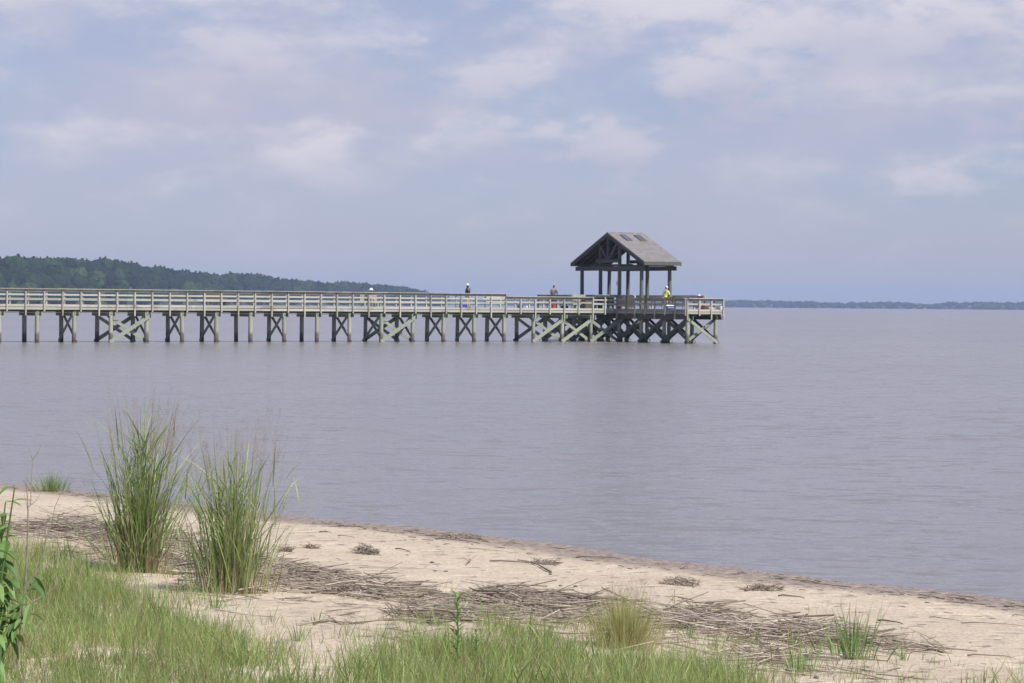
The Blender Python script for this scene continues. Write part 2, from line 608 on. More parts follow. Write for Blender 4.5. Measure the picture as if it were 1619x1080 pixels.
M['tan_blade'] = leaf_mat('tan_blade', [(0.0, (0.46, 0.34, 0.20)), (.35, (0.52, 0.44, 0.22)), (.7, (0.42, 0.46, 0.14)), (1.0, (0.52, 0.56, 0.22))], .3)
M['broadleaf'] = leaf_mat('broad_leaf', [(0.0, (0.07, 0.15, 0.035)), (.5, (0.16, 0.29, 0.07)), (.85, (0.28, 0.42, 0.12)), (1.0, (0.36, 0.38, 0.09))], .35, .55)
M['twig'] = plain('grey_twig', (0.25, 0.205, 0.165), .85, .3, 20)
M['reed'] = wood('dead_reed', (0.165, 0.125, 0.095), (0.60, 0.52, 0.425), (0.08, 0.065, 0.05), .4, (2, 2, 2), .85)
M['stick'] = wood('drift_stick', (0.13, 0.095, 0.07), (0.30, 0.245, 0.19), (0.07, 0.055, 0.045), .4, (5, 5, 5), .9)
M['forest'] = leaf_mat('forest_leaves', [(0.0, (0.010, 0.022, 0.011)), (.5, (0.019, 0.040, 0.015)), (.85, (0.04, 0.072, 0.02)), (1.0, (0.065, 0.10, 0.03))], .12, .7)
M['hillsoil'] = plain('hill_soil', (0.028, 0.04, 0.02), .95, .3, .05)


# ------------------------------------------------------------------ setting: beach, water
def grow(a, b, fine, far, k=1.28):
    mid = list(np.arange(a, b, fine))
    out, s, x = [], fine, b
    while x < far:
        out.append(x)
        s *= k
        x += s
    out.append(far)
    s, x, lo = fine, a, []
    while x > -far:
        s *= k
        x -= s
        lo.append(max(x, -far))
    return np.array(sorted(set(lo + mid + out)))


def make_beach():
    gx = grow(-10, 8.5, .085, 9000)
    gy = grow(9, 38, .085, 9000)
    X, Y = np.meshgrid(gx, gy)
    q = shore_q(np.clip(X, -60, 60), np.clip(Y, -60, 80)) if False else shore_q(X, Y)
    Z = base_z(q)
    near = (X > -12) & (X < 11) & (Y > 7) & (Y < 41) & (q > 0)
    amp = np.clip((q - .6) / 3.0, 0, 1)
    d = np.zeros_like(Z)
    xs, ys = X[near], Y[near]
    d[near] = amp[near] * (.035 * vnoise(xs, ys, .55, 3.1) + .012 * vnoise(xs, ys, 2.3, 8.2) + .008 * vnoise(xs, ys, 5.5, 1.7))
    Z = Z + d
    Z = Z - 0.0 * X
    n, m = X.shape
    idx = np.arange(n * m).reshape(n, m)
    F = np.stack([idx[:-1, :-1], idx[:-1, 1:], idx[1:, 1:], idx[1:, :-1]], -1).reshape(-1, 4)
    o = build_np('beach', np.stack([X, Y, Z], -1).reshape(-1, 3), F, M['sand'], smooth=True)
    return tag(o, kind='structure')


make_beach()
mb = MB()
mb.add([(-9000, -9000, 0), (9000, -9000, 0), (9000, 9000, 0), (-9000, 9000, 0)], [(0, 1, 2, 3)])
tag(mb.build('water', M['water']), kind='structure')


# ------------------------------------------------------------------ far wooded shores
def ico(sub):
    import bmesh
    bm = bmesh.new()
    bmesh.ops.create_icosphere(bm, subdivisions=sub, radius=1.0)
    V = np.array([v.co[:] for v in bm.verts])
    F = np.array([[v.index for v in f.verts] for f in bm.faces])
    bm.free()
    return V, F


def crown_variants(sub, k, quads):
    V0, F0 = ico(sub)
    out = []
    for s in range(k):
        V = V0.copy()
        for i, p in enumerate(V):
            q = Vector(p)
            r = 1 + .34 * mnoise.noise(q * 1.7 + Vector((s * 9.1, 0, 0))) + .22 * mnoise.noise(q * 3.9 + Vector((0, s * 7.7, 0)))
            V[i] = p * r
        F = F0
        vs, fs = [V], [F]
        b = len(V)
        rr = np.random.default_rng(s)
        for _ in range(quads):
            c = V[rr.integers(len(V))] * rr.uniform(.92, 1.07)
            a = rr.normal(size=3)
            a /= np.linalg.norm(a)
            e = np.cross(a, rr.normal(size=3))
            e /= np.linalg.norm(e)
            z = rr.uniform(.10, .22)
            vs.append(np.array([c - a * z, c + e * z * .8, c + a * z, c - e * z * .8]))
            fs.append(np.array([[b, b + 1, b + 2], [b, b + 2, b + 3]]))
            b += 4
        out.append((np.vstack(vs), np.vstack(fs)))
    return out


def treeline(name, pts, rows, gap, depth, sub, quads, tree_h, hill_name, scatter=1.0):
    """pts: (pixel column, skyline pixel, distance). Builds the bank as terrain and the wood on it"""
    cols = np.array([p[0] for p in pts], float)
    top = np.array([p[1] for p in pts], float)
    dist = np.array([p[2] for p in pts], float)
    crowns = crown_variants(sub, 7, quads)
    VV, FF, TT, nb = [], [], [], 0
    rr = np.random.default_rng(5)
    hv, grid = [], []

    def bank(c, off):
        D = np.interp(c, cols, dist)
        ytop = np.interp(c, cols, top)
        hor = 474.3 + .0085 * c
        Dt = D + depth * .55
        sky = (hor - ytop) / FPX * Dt + EYE
        crest = max(sky - tree_h * .86, 0.6)
        z = crest * min(1.0, .10 + 1.15 * off / (depth * .55)) if off > 0 else .4
        return D, z
    c = cols[0]
    while c < cols[-1]:
        D = np.interp(c, cols, dist)
        c += gap / D * FPX
        for r in range(rows):
            off = depth * r / max(1, rows - 1)
            cc = c + rr.normal() * gap * .35 / D * FPX
            D2, z = bank(cc, off)
            dd = D2 + off + rr.normal() * depth / rows * .3
            x = (cc - 809.5) / FPX * dd
            h = tree_h * rr.uniform(.86, 1.04)
            rad = gap * rr.uniform(.55, .95)
            V, F = crowns[rr.integers(len(crowns))]
            a = rr.uniform(0, 6.28)
            cs, sn = math.cos(a), math.sin(a)
            P = V * np.array([rad, rad, h * .46])
            P = np.stack([P[:, 0] * cs - P[:, 1] * sn, P[:, 0] * sn + P[:, 1] * cs, P[:, 2]], 1) + np.array([x, dd, z + h * .44])
            VV.append(P)
            FF.append(F + nb)
            nb += len(P)
            TT.append(np.full(len(P), np.clip(rr.beta(1.6, 2.2), 0, 1)))
    wood_o = build_np(name, np.vstack(VV), np.vstack(FF), M['forest'], tone=np.concatenate(TT))
    # the bank itself
    cs_ = np.linspace(cols[0], cols[-1], 60)
    offs = [-30, 0, depth * .2, depth * .55, depth, depth + 400]
    V = []
    for c in cs_:
        for off in offs:
            D, z = bank(c, off)
            if off < 0:
                z = -1.5
            dd = D + off
            V.append(((c - 809.5) / FPX * dd, dd, z))
    n = len(offs)
    F = [[i * n + j, (i + 1) * n + j, (i + 1) * n + j + 1, i * n + j + 1] for i in range(len(cs_) - 1) for j in range(n - 1)]
    hill = build_np(hill_name, np.array(V), np.array(F), M['hillsoil'], smooth=True)
    tag(hill, kind='structure')
    return wood_o


wo = treeline('hillside_woods', [(-420, 398, 1250), (-150, 402, 1350), (0, 405, 1500), (70, 407, 1560), (150, 409, 1650), (182, 411, 1700), (215, 419, 1750), (300, 429, 1900), (345, 433, 2000), (372, 432, 2050), (400, 433, 2100), (440, 440, 2200), (500, 446, 2350), (560, 447, 2500), (600, 450, 2600), (660, 458, 2700), (690, 466, 2750)],
              9, 8.5, 210, 2, 46, 15.0, 'hills')
tag(wo, 'dark green wooded bluff sloping down behind the left half of the pier', 'woods', kind='stuff')
wo = treeline('far_shore_woods', [(560, 470, 5200), (700, 470, 5200), (900, 474, 5100), (1145, 474, 5000), (1230, 474, 5000), (1300, 477, 5000), (1345, 477.5, 5000), (1400, 476.5, 5000), (1425, 477, 5000), (1450, 480, 5000), (1475, 480, 5000), (1500, 477, 5000), (1560, 476.5, 5000), (1700, 477, 5000), (2100, 474, 5100)],
              3, 13, 70, 1, 10, 13.0, 'terrain')
tag(wo, 'thin hazy blue wooded shore on the horizon right of the pier', 'woods', kind='stuff')


# ------------------------------------------------------------------ fishing pier
def pier_root(name, u=0.0, v=0.0, z=0.0, rz=0.0):
    return empty(name, uv(u, v, z), PA + rz)


def run_rail(pier, A, B, h, fascia=True, posts=True, step=1.22, closed=False, rear=None, first=True):
    """railing from A to B (local u,v); the outside lies to the right of A->B"""
    A, B = Vector((*A, 0)), Vector((*B, 0))
    L = (B - A).length
    d = (B - A) / L
    o = Vector((d.y, -d.x, 0))
    n = max(1, round(L / 2.44))

    def boards(name, z0, z1, off, th, mat, brk=2):
        m = MB()
        k = max(1, round(n / brk))
        for i in range(k):
            a, b = A + d * (L * i / k + (.004 if i else 0)), A + d * (L * (i + 1) / k - .004)
            j = random.uniform(-.006, .006)
            m.beam(a + o * off + Vector((0, 0, (z0 + z1) / 2 + j)), b + o * off + Vector((0, 0, (z0 + z1) / 2 - j * .5)), th, z1 - z0)
        return m.build(name, mat, pier)
    t = 2.30 + h
    boards('cap_rail', t - .042, t, .12, .24, M['rail'])
    boards('top_rail', t - .19, t - .045, .015, .038, M['rail'])
    mids = [(t - .43, t - .33), (t - .73, t - .59)] if h > .95 else [(t - .48, t - .36)]
    if closed:
        mids = [(t - .40, t - .22), (t - .62, t - .43), (t - .84, t - .65)]
    for z0, z1 in mids:
        boards('middle_rail', z0, z1, .015, .038, M['rail'])
    if fascia:
        boards('fascia', 2.22, 2.365, .02, .045, M['rail'])
        boards('fascia', 2.04, 2.185, .024, .045, M['rail'])
    if posts:
        k = max(1, round(L / step))
        for i in range(0 if first else 1, k + 1):
            p = A + d * (L * i / k) + o * .092
            low = 1.66 if (i % 2 == 0) else 1.93
            m = rear if rear is not None else MB()
            ofs = random.uniform(-.01, .01)
            m.beam(p + Vector((0, 0, low)), p + d * ofs + Vector((0, 0, t - .046)), .09, .09, d)
            if rear is None:
                m.build('rail_post', M['rail'], pier)


def make_pier():
    pier = pier_root('fishing_pier')
    tag(pier, 'long weathered wooden fishing pier on round piles running out over the water', 'pier')
    U0, U1 = 19 * BAY - .32, 20 * BAY + .32
    V0, V1 = -8.4, 10.0
    TV = [9.7, 7.25, 4.82, 2.42, .02, -2.65, -5.38, -8.09]

    def pile(u, v, top=1.98):
        m = MB()
        l1, l2 = random.uniform(-.03, .03), random.uniform(-.02, .02)
        r = random.uniform(.128, .145)
        zs = [-2.0, -.3, .5, 1.2, top]
        m.tube([(u + l1 * (1 - z / 2), v + l2 * (1 - z / 2), z) for z in zs], [r * 1.04, r * 1.03, r * 1.02, r, r * .97], 14)
        m.build('pile', M['pile'], pier, True)

    for i in range(-4, 19):
        for v in (.09, WID):
            pile(i * BAY, v)
    for v in TV:
        for i in (19, 20):
            pile(i * BAY, v)

    def brace(p, q, mat='green_wood', w=.05, h=.20, face=(0, 1, 0)):
        m = MB()
        m.beam(p, q, h, w, face)
        m.build('cross_brace', M[mat], pier)
    for i in (2, 4, 5, 6, 8, 10, 11, 12, 13, 14, 15):
        u = i * BAY
        brace((u - .16, .09, 1.72), (u - .16, WID, .06), face=(1, 0, 0))
        brace((u + .16, .09, .06), (u + .16, WID, 1.72), face=(1, 0, 0))
    for i in (3, 11, 16, 17, 18):
        for v, s in ((.09, -1), (WID, 1)):
            a, b = i * BAY, (i + 1) * BAY
            brace((a - .12, v + .165 * s, .02), (b + .18, v + .165 * s, 1.70), h=.24)
            brace((a - .15, v - .165 * s, 1.70), (b + .1, v - .165 * s, .02), h=.2)
    for i in (19, 20):
        for a, b in zip(TV[:-1], TV[1:]):
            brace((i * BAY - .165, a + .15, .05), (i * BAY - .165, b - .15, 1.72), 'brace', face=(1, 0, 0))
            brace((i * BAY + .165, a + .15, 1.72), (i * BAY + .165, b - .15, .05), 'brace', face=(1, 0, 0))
    for v in TV:
        brace((19 * BAY - .1, v - .16, 1.72), (20 * BAY + .1, v - .16, .04))
        brace((19 * BAY - .1, v + .16, .04), (20 * BAY + .1, v + .16, 1.72))
    # cap beams clasping each bent
    for i in range(-4, 19):
        m = MB()
        u = i * BAY
        m.box((u - .235, -.22, 1.66), (u - .155, WID + .32, 1.90))
        m.box((u + .155, -.22, 1.66), (u + .235, WID + .32, 1.90))
        m.build('cap_beam', M['green_wood'], pier)
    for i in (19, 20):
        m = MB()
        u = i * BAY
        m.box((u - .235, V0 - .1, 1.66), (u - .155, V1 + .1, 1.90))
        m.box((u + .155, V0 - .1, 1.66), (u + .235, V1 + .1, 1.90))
        m.build('cap_beam', M['frame'], pier)  # darker wood than the other bents, standing in for shade on the head
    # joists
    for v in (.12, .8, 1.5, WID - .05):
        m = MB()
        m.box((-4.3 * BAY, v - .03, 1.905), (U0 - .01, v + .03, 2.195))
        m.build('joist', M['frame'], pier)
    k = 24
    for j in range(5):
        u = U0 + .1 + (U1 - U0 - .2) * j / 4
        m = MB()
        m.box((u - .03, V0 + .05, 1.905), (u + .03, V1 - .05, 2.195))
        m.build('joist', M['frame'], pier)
    # deck planks
    m = MB()
    u = -4.3 * BAY
    while u < U0 - .15:
        m.box((u, -.06, 2.2), (u + .138, WID + .14, 2.24 + random.uniform(-.004, .004)))
        u += .146
    m.build('deck', M['rail'], pier)
    m = MB()
    v = V0
    while v < V1 - .1:
        m.box((U0, v, 2.2), (U1, v + .138, 2.24 + random.uniform(-.004, .004)))
        v += .146
    m.build('deck', M['rail'], pier)
    # railings
    VB = WID + .16
    run_rail(pier, (-4.3 * BAY, -.08), (15 * BAY, -.08), 1.05)
    run_rail(pier, (15 * BAY + .01, -.08), (18 * BAY, -.08), .88, first=False)
    run_rail(pier, (18 * BAY + .01, -.08), (U0 - .03, -.08), 1.05, first=False)
    rear = MB()
    run_rail(pier, (U0 - .03, VB), (18 * BAY, VB), 1.05, rear=rear)
    run_rail(pier, (18 * BAY - .01, VB), (15 * BAY, VB), .88, rear=rear)
    run_rail(pier, (15 * BAY - .01, VB), (-4.3 * BAY, VB), 1.05, rear=rear)
    # head: edge facing the shore, near part
    run_rail(pier, (U0 - .02, -.25), (U0 - .02, -2.45), 1.05, closed=True)
    run_rail(pier, (U0 - .02, -2.46), (U0 - .02, V0 - .02), .84, first=False)
    run_rail(pier, (U0, V0 - .02), (U1, V0 - .02), .84, step=.95)
    run_rail(pier, (U1 + .02, V0), (U1 + .02, -6.25), .84, step=1.1)
    run_rail(pier, (U1 + .02, -6.24), (U1 + .02, V1), 1.05, rear=rear)
    run_rail(pier, (U1, V1 + .02), (U0, V1 + .02), 1.05, rear=rear)
    run_rail(pier, (U0 - .02, V1), (U0 - .02, VB + .15), 1.05, rear=rear)
    o = rear.build('rear_posts', M['rail'], pier)
    o['kind'] = 'stuff'
    # slatted gate panel let into the near part of the head
    m = MB()
    for j in range(5):
        v = -1.75 - j * .16
        m.box((U0 - .005, v - .03, 2.42), (U0 + .03, v + .03, 3.16))
    m.build('slat_panel', M['rail'], pier)
    # bolts and washers would be too small to see; a light conduit runs under the rail
    m = MB()
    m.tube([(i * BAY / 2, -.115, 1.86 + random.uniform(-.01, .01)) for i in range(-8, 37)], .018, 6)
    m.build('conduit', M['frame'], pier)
    return pier


make_pier()


# ------------------------------------------------------------------ pavilion over the pier head
def make_pavilion():
    UC, VC, ZB = 19.5 * BAY, 1.08, 2.24
    root = pier_root('pavilion', UC, VC, ZB)
    tag(root, 'open gabled pavilion with grey shingle roof standing on the pier head', 'pavilion')
    off = (UC, VC, ZB)
    EA, RI, HW = 5.62, 7.76, 4.58
    sl = (RI - EA) / HW
    ua, ub = 19 * BAY - .40, 20 * BAY + .36
    zr = lambda v: RI - abs(v - VC) * sl
    for u in (19 * BAY, 20 * BAY):
        for v in (4.82, 2.45, .05, -2.65):
            m = MB(off)
            mid = v in (2.45, .05)
            top = zr(v) - .2 if mid else 5.32
            l = random.uniform(-.035, .035)
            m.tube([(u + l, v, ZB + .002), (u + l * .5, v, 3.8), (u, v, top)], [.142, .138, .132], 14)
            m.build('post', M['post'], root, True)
    # ring of beams
    for u in (19 * BAY, 20 * BAY):
        s = -1 if u < UC else 1
        m = MB(off)
        m.box((u + s * .145 - .04, -3.25, 5.10), (u + s * .145 + .04, 5.42, 5.40))
        m.box((u - s * .145 - .04, -3.25, 5.12), (u - s * .145 + .04, 5.42, 5.40))
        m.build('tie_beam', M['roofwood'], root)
    for v in (4.82, -2.65):
        for s in (-.145, .145):
            m = MB(off)
            m.box((ua + .1, v + s - .04, 5.405), (ub - .1, v + s + .04, 5.60 if abs(v + s - VC) < 3.75 else 5.53))
            m.build('plate_beam', M['roofwood'], root)
    # two roof planes with shingles, boarded underside
    for s in (-1, 1):
        e = VC + s * HW
        nrm = Vector((0, s * sl, 1)).normalized()
        for nm, lo, hi, mt, inset in (('roof', .05, .09, 'shingle', 0.0), ('roof_boards', .0, .046, 'roofwood', .02)):
            m = MB(off)
            P = []
            for z in (lo, hi):
                for u in (ua + inset, ub - inset):
                    for v in (VC, e):
                        P.append(Vector((u, v, zr(v))) + nrm * z * (1.0 if v != VC else 1.0) + Vector((0, -nrm.y * z if v == VC else 0, 0)))
            m.add(P, [(0, 1, 3, 2), (4, 6, 7, 5), (0, 4, 5, 1), (2, 3, 7, 6), (1, 5, 7, 3), (0, 2, 6, 4)])
            m.build(nm, M[mt], root)
        m = MB(off)
        m.box((ua - .03, min(e, e + s * .04), EA - .17), (ub + .03, max(e, e + s * .04), EA + .055))
        m.build('fascia', M['roofwood'], root)
        for u in (ua - .025, ub + .025):
            m = MB(off)
            m.beam((u, VC, RI - .085), (u, e, EA - .085), .045, .25, (1, 0, 0)) if False else m.beam((u, VC + s * .01, RI - .10), (u, e, EA - .10), .24, .045, (1, 0, 0))
            m.build('rake_board', M['roofwood'], root)
        for k in range(7):
            u = ua + .12 + (ub - ua - .24) * k / 6
            m = MB(off)
            m.beam((u, VC + s * .03, RI - .10), (u, e - s * .06, EA - .07), .05, .16, nrm)
            m.build('rafter', M['roofwood'], root)
        if s < 0:
            for a0, a1 in ((.25, .40), (.63, .79)):
                sk = MB(off)
                gl = MB(off)

                def pt(a, b, z):
                    v = VC - HW * b
                    return Vector((ua + (ub - ua) * a, v, zr(v))) + nrm * z
                for tgt, z0, z1, g in ((sk, .085, .15, 0), (gl, .14, .158, .008)):
                    b0, b1 = .085 + g, .29 - g
                    aa0, aa1 = a0 + g * .8, a1 - g * .8
                    P = [pt(a, b, z) for z in (z0, z1) for a, b in ((aa0, b0), (aa1, b0), (aa1, b1), (aa0, b1))]
                    tgt.add(P, [(3, 2, 1, 0), (4, 5, 6, 7), (0, 1, 5, 4), (1, 2, 6, 5), (2, 3, 7, 6), (3, 0, 4, 7)])
                so = sk.build('skylight', M['skyframe'], root)
                gl.build('pane', M['glass'], so)
    m = MB(off)
    m.box((ua, VC - .03, RI - .30), (ub, VC + .03, RI - .05))
    m.build('ridge_beam', M['roofwood'], root)
    m = MB(off)
    m.tube([(ua - .02, VC, RI + .065), (ub + .02, VC, RI + .065)], .05, 8)
    m.build('ridge_cap', M['shingle'], root)
    # gable trusses: collar, king post and fan struts
    for u in (19 * BAY - .30, 20 * BAY + .28):
        m = MB(off)
        m.box((u - .06, VC - 1.5, 5.66), (u + .06, VC + 1.5, 5.90))
        m.build('collar_beam', M['roofwood'], root)
        m = MB(off)
        m.box((u - .055, VC - .08, 5.905), (u + .055, VC + .08, RI - .31))
        m.build('king_post', M['roofwood'], root)
        for s in (-1, 1):
            m = MB(off)
            m.beam((u, VC + s * .14, 5.93), (u, VC + s * 1.12, zr(VC + 1.12) - .16), .15, .08, (1, 0, 0))
            m.build('strut', M['roofwood'], root)
    # upper tie between the middle posts and eave blocking
    for u in (19 * BAY, 20 * BAY):
        m = MB(off)
        m.box((u - .05, VC - 2.6, 5.42), (u + .05, VC + 2.6, 5.55))
        m.build('tie_beam', M['roofwood'], root)
    return root


make_pavilion()
m = MB((19 * BAY - .15, .16, 4.1))
m.box((19 * BAY - .17, .10, 4.02), (19 * BAY - .15, .22, 4.34))
sg = pier_root('notice_sign', 19 * BAY - .15, .16, 4.1)
tag(sg, 'small white notice board fixed to a pavilion post', 'sign')
m.build('board', M['sign'], sg)


# ------------------------------------------------------------------ things on the pier
def bench(u, v, label, rz=0.0, length=1.7, mat='bench'):
    r = pier_root('bench', u, v, 2.242, rz)
    tag(r, label, 'bench', 'benches on the pier')
    L = length / 2
    m = MB()
    for k in range(3):
        m.box((-L, -.22 + k * .15, .42), (L, -.22 + k * .15 + .135, .46))
    m.build('seat', M[mat], r)
    m = MB()
    for k in range(3):
        m.box((-L, .235, .52 + k * .14), (L, .275, .64 + k * .14))
    m.build('backrest', M[mat], r)
    for x in (-L + .15, L - .15):
        m = MB()
        m.box((x - .045, -.2, 0), (x + .045, -.11, .418))
        m.box((x - .045, .277, 0), (x + .045, .34, .92))
        m.box((x - .045, -.109, .33), (x + .045, .276, .417))
        m.build('leg', M[mat], r)
    return r


bench(6.35 * BAY, WID - .35, 'dark wooden bench with slatted back on the left part of the pier deck')
bench(19.6 * BAY, 4.3, 'bench in the shade under the pavilion roof', R(-90), 2.2)
bench(11.05 * BAY, WID - .40, 'wooden bench under the seated person in a white hat', 0, 1.3, 'rail')

PAL = {}


def pm(name, col, rough=.7, var=.15):
    if name not in PAL:
        PAL[name] = plain(name, col, rough, var, 14)
    return PAL[name]


def pail(u, v, col, name, label, h=.32, r=.15, lidcol=None):
    t = pier_root('bucket', u, v, 2.245)
    tag(t, label, 'bucket')
    m = MB()
    m.lathe((0, 0, 0), [(r * .82, 0), (r, h), (r * 1.05, h), (r * 1.05, h - .03), (r * .95, h - .02), (r * .8, .03)], 16)
    m.build('pail', pm(name, col, .4), t, True)
    m = MB()
    m.tube([(r * math.cos(a), 0, h + .8 * r * math.sin(a)) for a in np.linspace(0, math.pi, 9)], .008, 6)
    m.build('handle', pm('wire_grey', (.35, .35, .35), .4), t)
    if lidcol:
        m = MB()
        m.lathe((0, 0, h + .004), [(r * 1.06, 0), (r * 1.06, .025), (r * .9, .035)], 16)
        m.build('lid', pm(name + '_lid', lidcol, .4), t, True)


def cooler(u, v, col, name, label, w=.55, d=.34, h=.34, lid=(.75, .75, .74), z=2.245):
    t = pier_root('cooler', u, v, z)
    tag(t, label, 'cooler')
    m = MB()
    a, b = w / 2, d / 2
    m.add([(-a * .93, -b * .93, 0), (a * .93, -b * .93, 0), (a * .93, b * .93, 0), (-a * .93, b * .93, 0), (-a, -b, h), (a, -b, h), (a, b, h), (-a, b, h)],
          [(3, 2, 1, 0), (4, 5, 6, 7), (0, 1, 5, 4), (1, 2, 6, 5), (2, 3, 7, 6), (3, 0, 4, 7)])
    m.build('body', pm(name, col, .45), t)
    m = MB()
    m.box((-a - .015, -b - .015, h + .002), (a + .015, b + .015, h + .06))
    m.box((-a * .8, -b * .7, h + .06), (a * .8, b * .7, h + .08))
    m.build('lid', pm(name + '_lid', lid, .45), t)
    m = MB()
    m.tube([(-a * .7, -b - .02, h * .8), (-a * .5, -b - .05, h * .62), (a * .5, -b - .05, h * .62), (a * .7, -b - .02, h * .8)], .012, 6)
    m.build('handle', pm(name + '_lid', lid, .45), t)


def bag(u, v, z, col, name, label, w=.4, h=.3, d=.24, rz=0.0):
    t = pier_root('bag', u, v, z, rz)
    tag(t, label, 'bag')
    m = MB()
    V, F = ico(3)
    vs = []
    for p in V:
        q = Vector(p)
        k = max(abs(q.x), abs(q.y), abs(q.z)) ** .55
        q = q / k
        q *= 1 + .10 * mnoise.noise(q * 2.2 + Vector((u, v, 0)))
        vs.append((q.x * w / 2, q.y * d / 2, max(0.0, (q.z + .9) / 1.9 * h)))
    m.add(vs, F.tolist())
    m.build('sack', pm(name, col, .8), t, True)
    m = MB()
    m.tube([(w * .25 * math.cos(a), 0, h * .92 + .09 * math.sin(a)) for a in np.linspace(0, math.pi, 8)], .012, 6)
    m.build('handle', pm(name, col, .8), t)


pail(19.1 * BAY, 8.9, (.62, .07, .09), 'pail_red', 'red bucket beside the man in the grey shirt', .36, .17)
pail(19.52 * BAY, -8.05, (.55, .06, .04), 'pail_red_small', 'small red bucket behind the low rail at the near corner of the pier head', .26, .12)
pail(19.72 * BAY, -7.95, (.80, .36, .02), 'pail_orange', 'orange bucket behind the low rail at the near corner of the pier head', .33, .155, (.75, .42, .05))
cooler(20.18 * BAY, -7.95, (.72, .72, .72), 'cooler_white', 'white cooler at the outer corner of the pier head', .42, .30, .26)
cooler(19.3 * BAY, -4.9, (.03, .05, .22), 'cooler_blue', 'dark blue cooler with white lid beside the man in yellow', .62, .36, .34)
cooler(14.05 * BAY, 1.7, (.03, .05, .32), 'bag_blue', 'bright blue cooler bag on the deck left of the man in black', .5, .3, .24, (.04, .07, .4))
bag(18.35 * BAY, 8.1, 2.245, (.05, .05, .06), 'bag_black', 'black tackle bag on the far wing of the pier head', .5, .3, .3) if False else None
bag(19.25 * BAY, 8.0, 2.245, (.04, .04, .05), 'bag_black', 'black tackle bag on the far wing of the pier head', .6, .32, .3)
bag(15.95 * BAY, 1.6, 2.245, (.05, .06, .07), 'bag_slate', 'slate tackle bag on the deck where the rail drops', .42, .34, .26)
bag(19.98 * BAY, -7.6, 2.245, (.42, .40, .42), 'bag_grey', 'pale grey bag between the orange bucket and the white cooler', .5, .28, .3)
bag(20.05 * BAY, 2.70, 3.352, (.035, .035, .04), 'bag_rail', 'small black bag resting on the far rail under the pavilion', .2, .2, .18) if False else None


def jug(u, v, label):
    t = pier_root('bottle', u, v, 2.245)
    tag(t, label, 'bottle')
    m = MB()
    m.lathe((0, 0, 0), [(.055, 0), (.06, .03), (.06, .2), (.022, .27), (.022, .30)], 12)
    m.build('body', M['sign'], t, True)
    m = MB()
    m.lathe((0, 0, .301), [(.025, 0), (.025, .02)], 10)
    m.build('cap', pm('cap_blue', (.05, .1, .4), .4), t, True)


jug(16.15 * BAY, 1.5, 'white water bottle on the deck beside the slate bag')
t = pier_root('storage_box', 18.35 * BAY, 1.75, 2.245)
tag(t, 'dark wooden storage box left of the pavilion', 'box')
m = MB()
m.box((-.38, -.28, 0), (.38, .28, .74))
m.build('body', M['bench'], t)
m = MB()
m.box((-.41, -.31, .743), (.41, .31, .785))
m.build('lid', M['bench'], t)


# ------------------------------------------------------------------ people
def skin_mesh(name, nodes, edges, mat, parent, sub=2):
    """one continuous surface grown round a skeleton: nodes {key: (pos, radius)}"""
    keys = list(nodes)
    ix = {k: i for i, k in enumerate(keys)}
    me = bpy.data.meshes.new(name)
    me.from_pydata([nodes[k][0] for k in keys], [(ix[a], ix[b]) for a, b in edges], [])
    tmp = bpy.data.objects.new(name, me)
    COL.objects.link(tmp)
    md = tmp.modifiers.new('s', 'SKIN')
    md.use_smooth_shade = True
    for i, k in enumerate(keys):
        r = nodes[k][1]
        me.skin_vertices[0].data[i].radius = r if isinstance(r, tuple) else (r, r)
        me.skin_vertices[0].data[i].use_root = (i == 0)
    sb = tmp.modifiers.new('d', 'SUBSURF')
    sb.levels = sb.render_levels = sub
    dg = bpy.context.evaluated_depsgraph_get()
    dg.update()
    fin = bpy.data.meshes.new_from_object(tmp.evaluated_get(dg))
    bpy.data.objects.remove(tmp)
    fin.materials.clear()
    fin.name = name
    return link_mesh(name, fin, mat, parent)


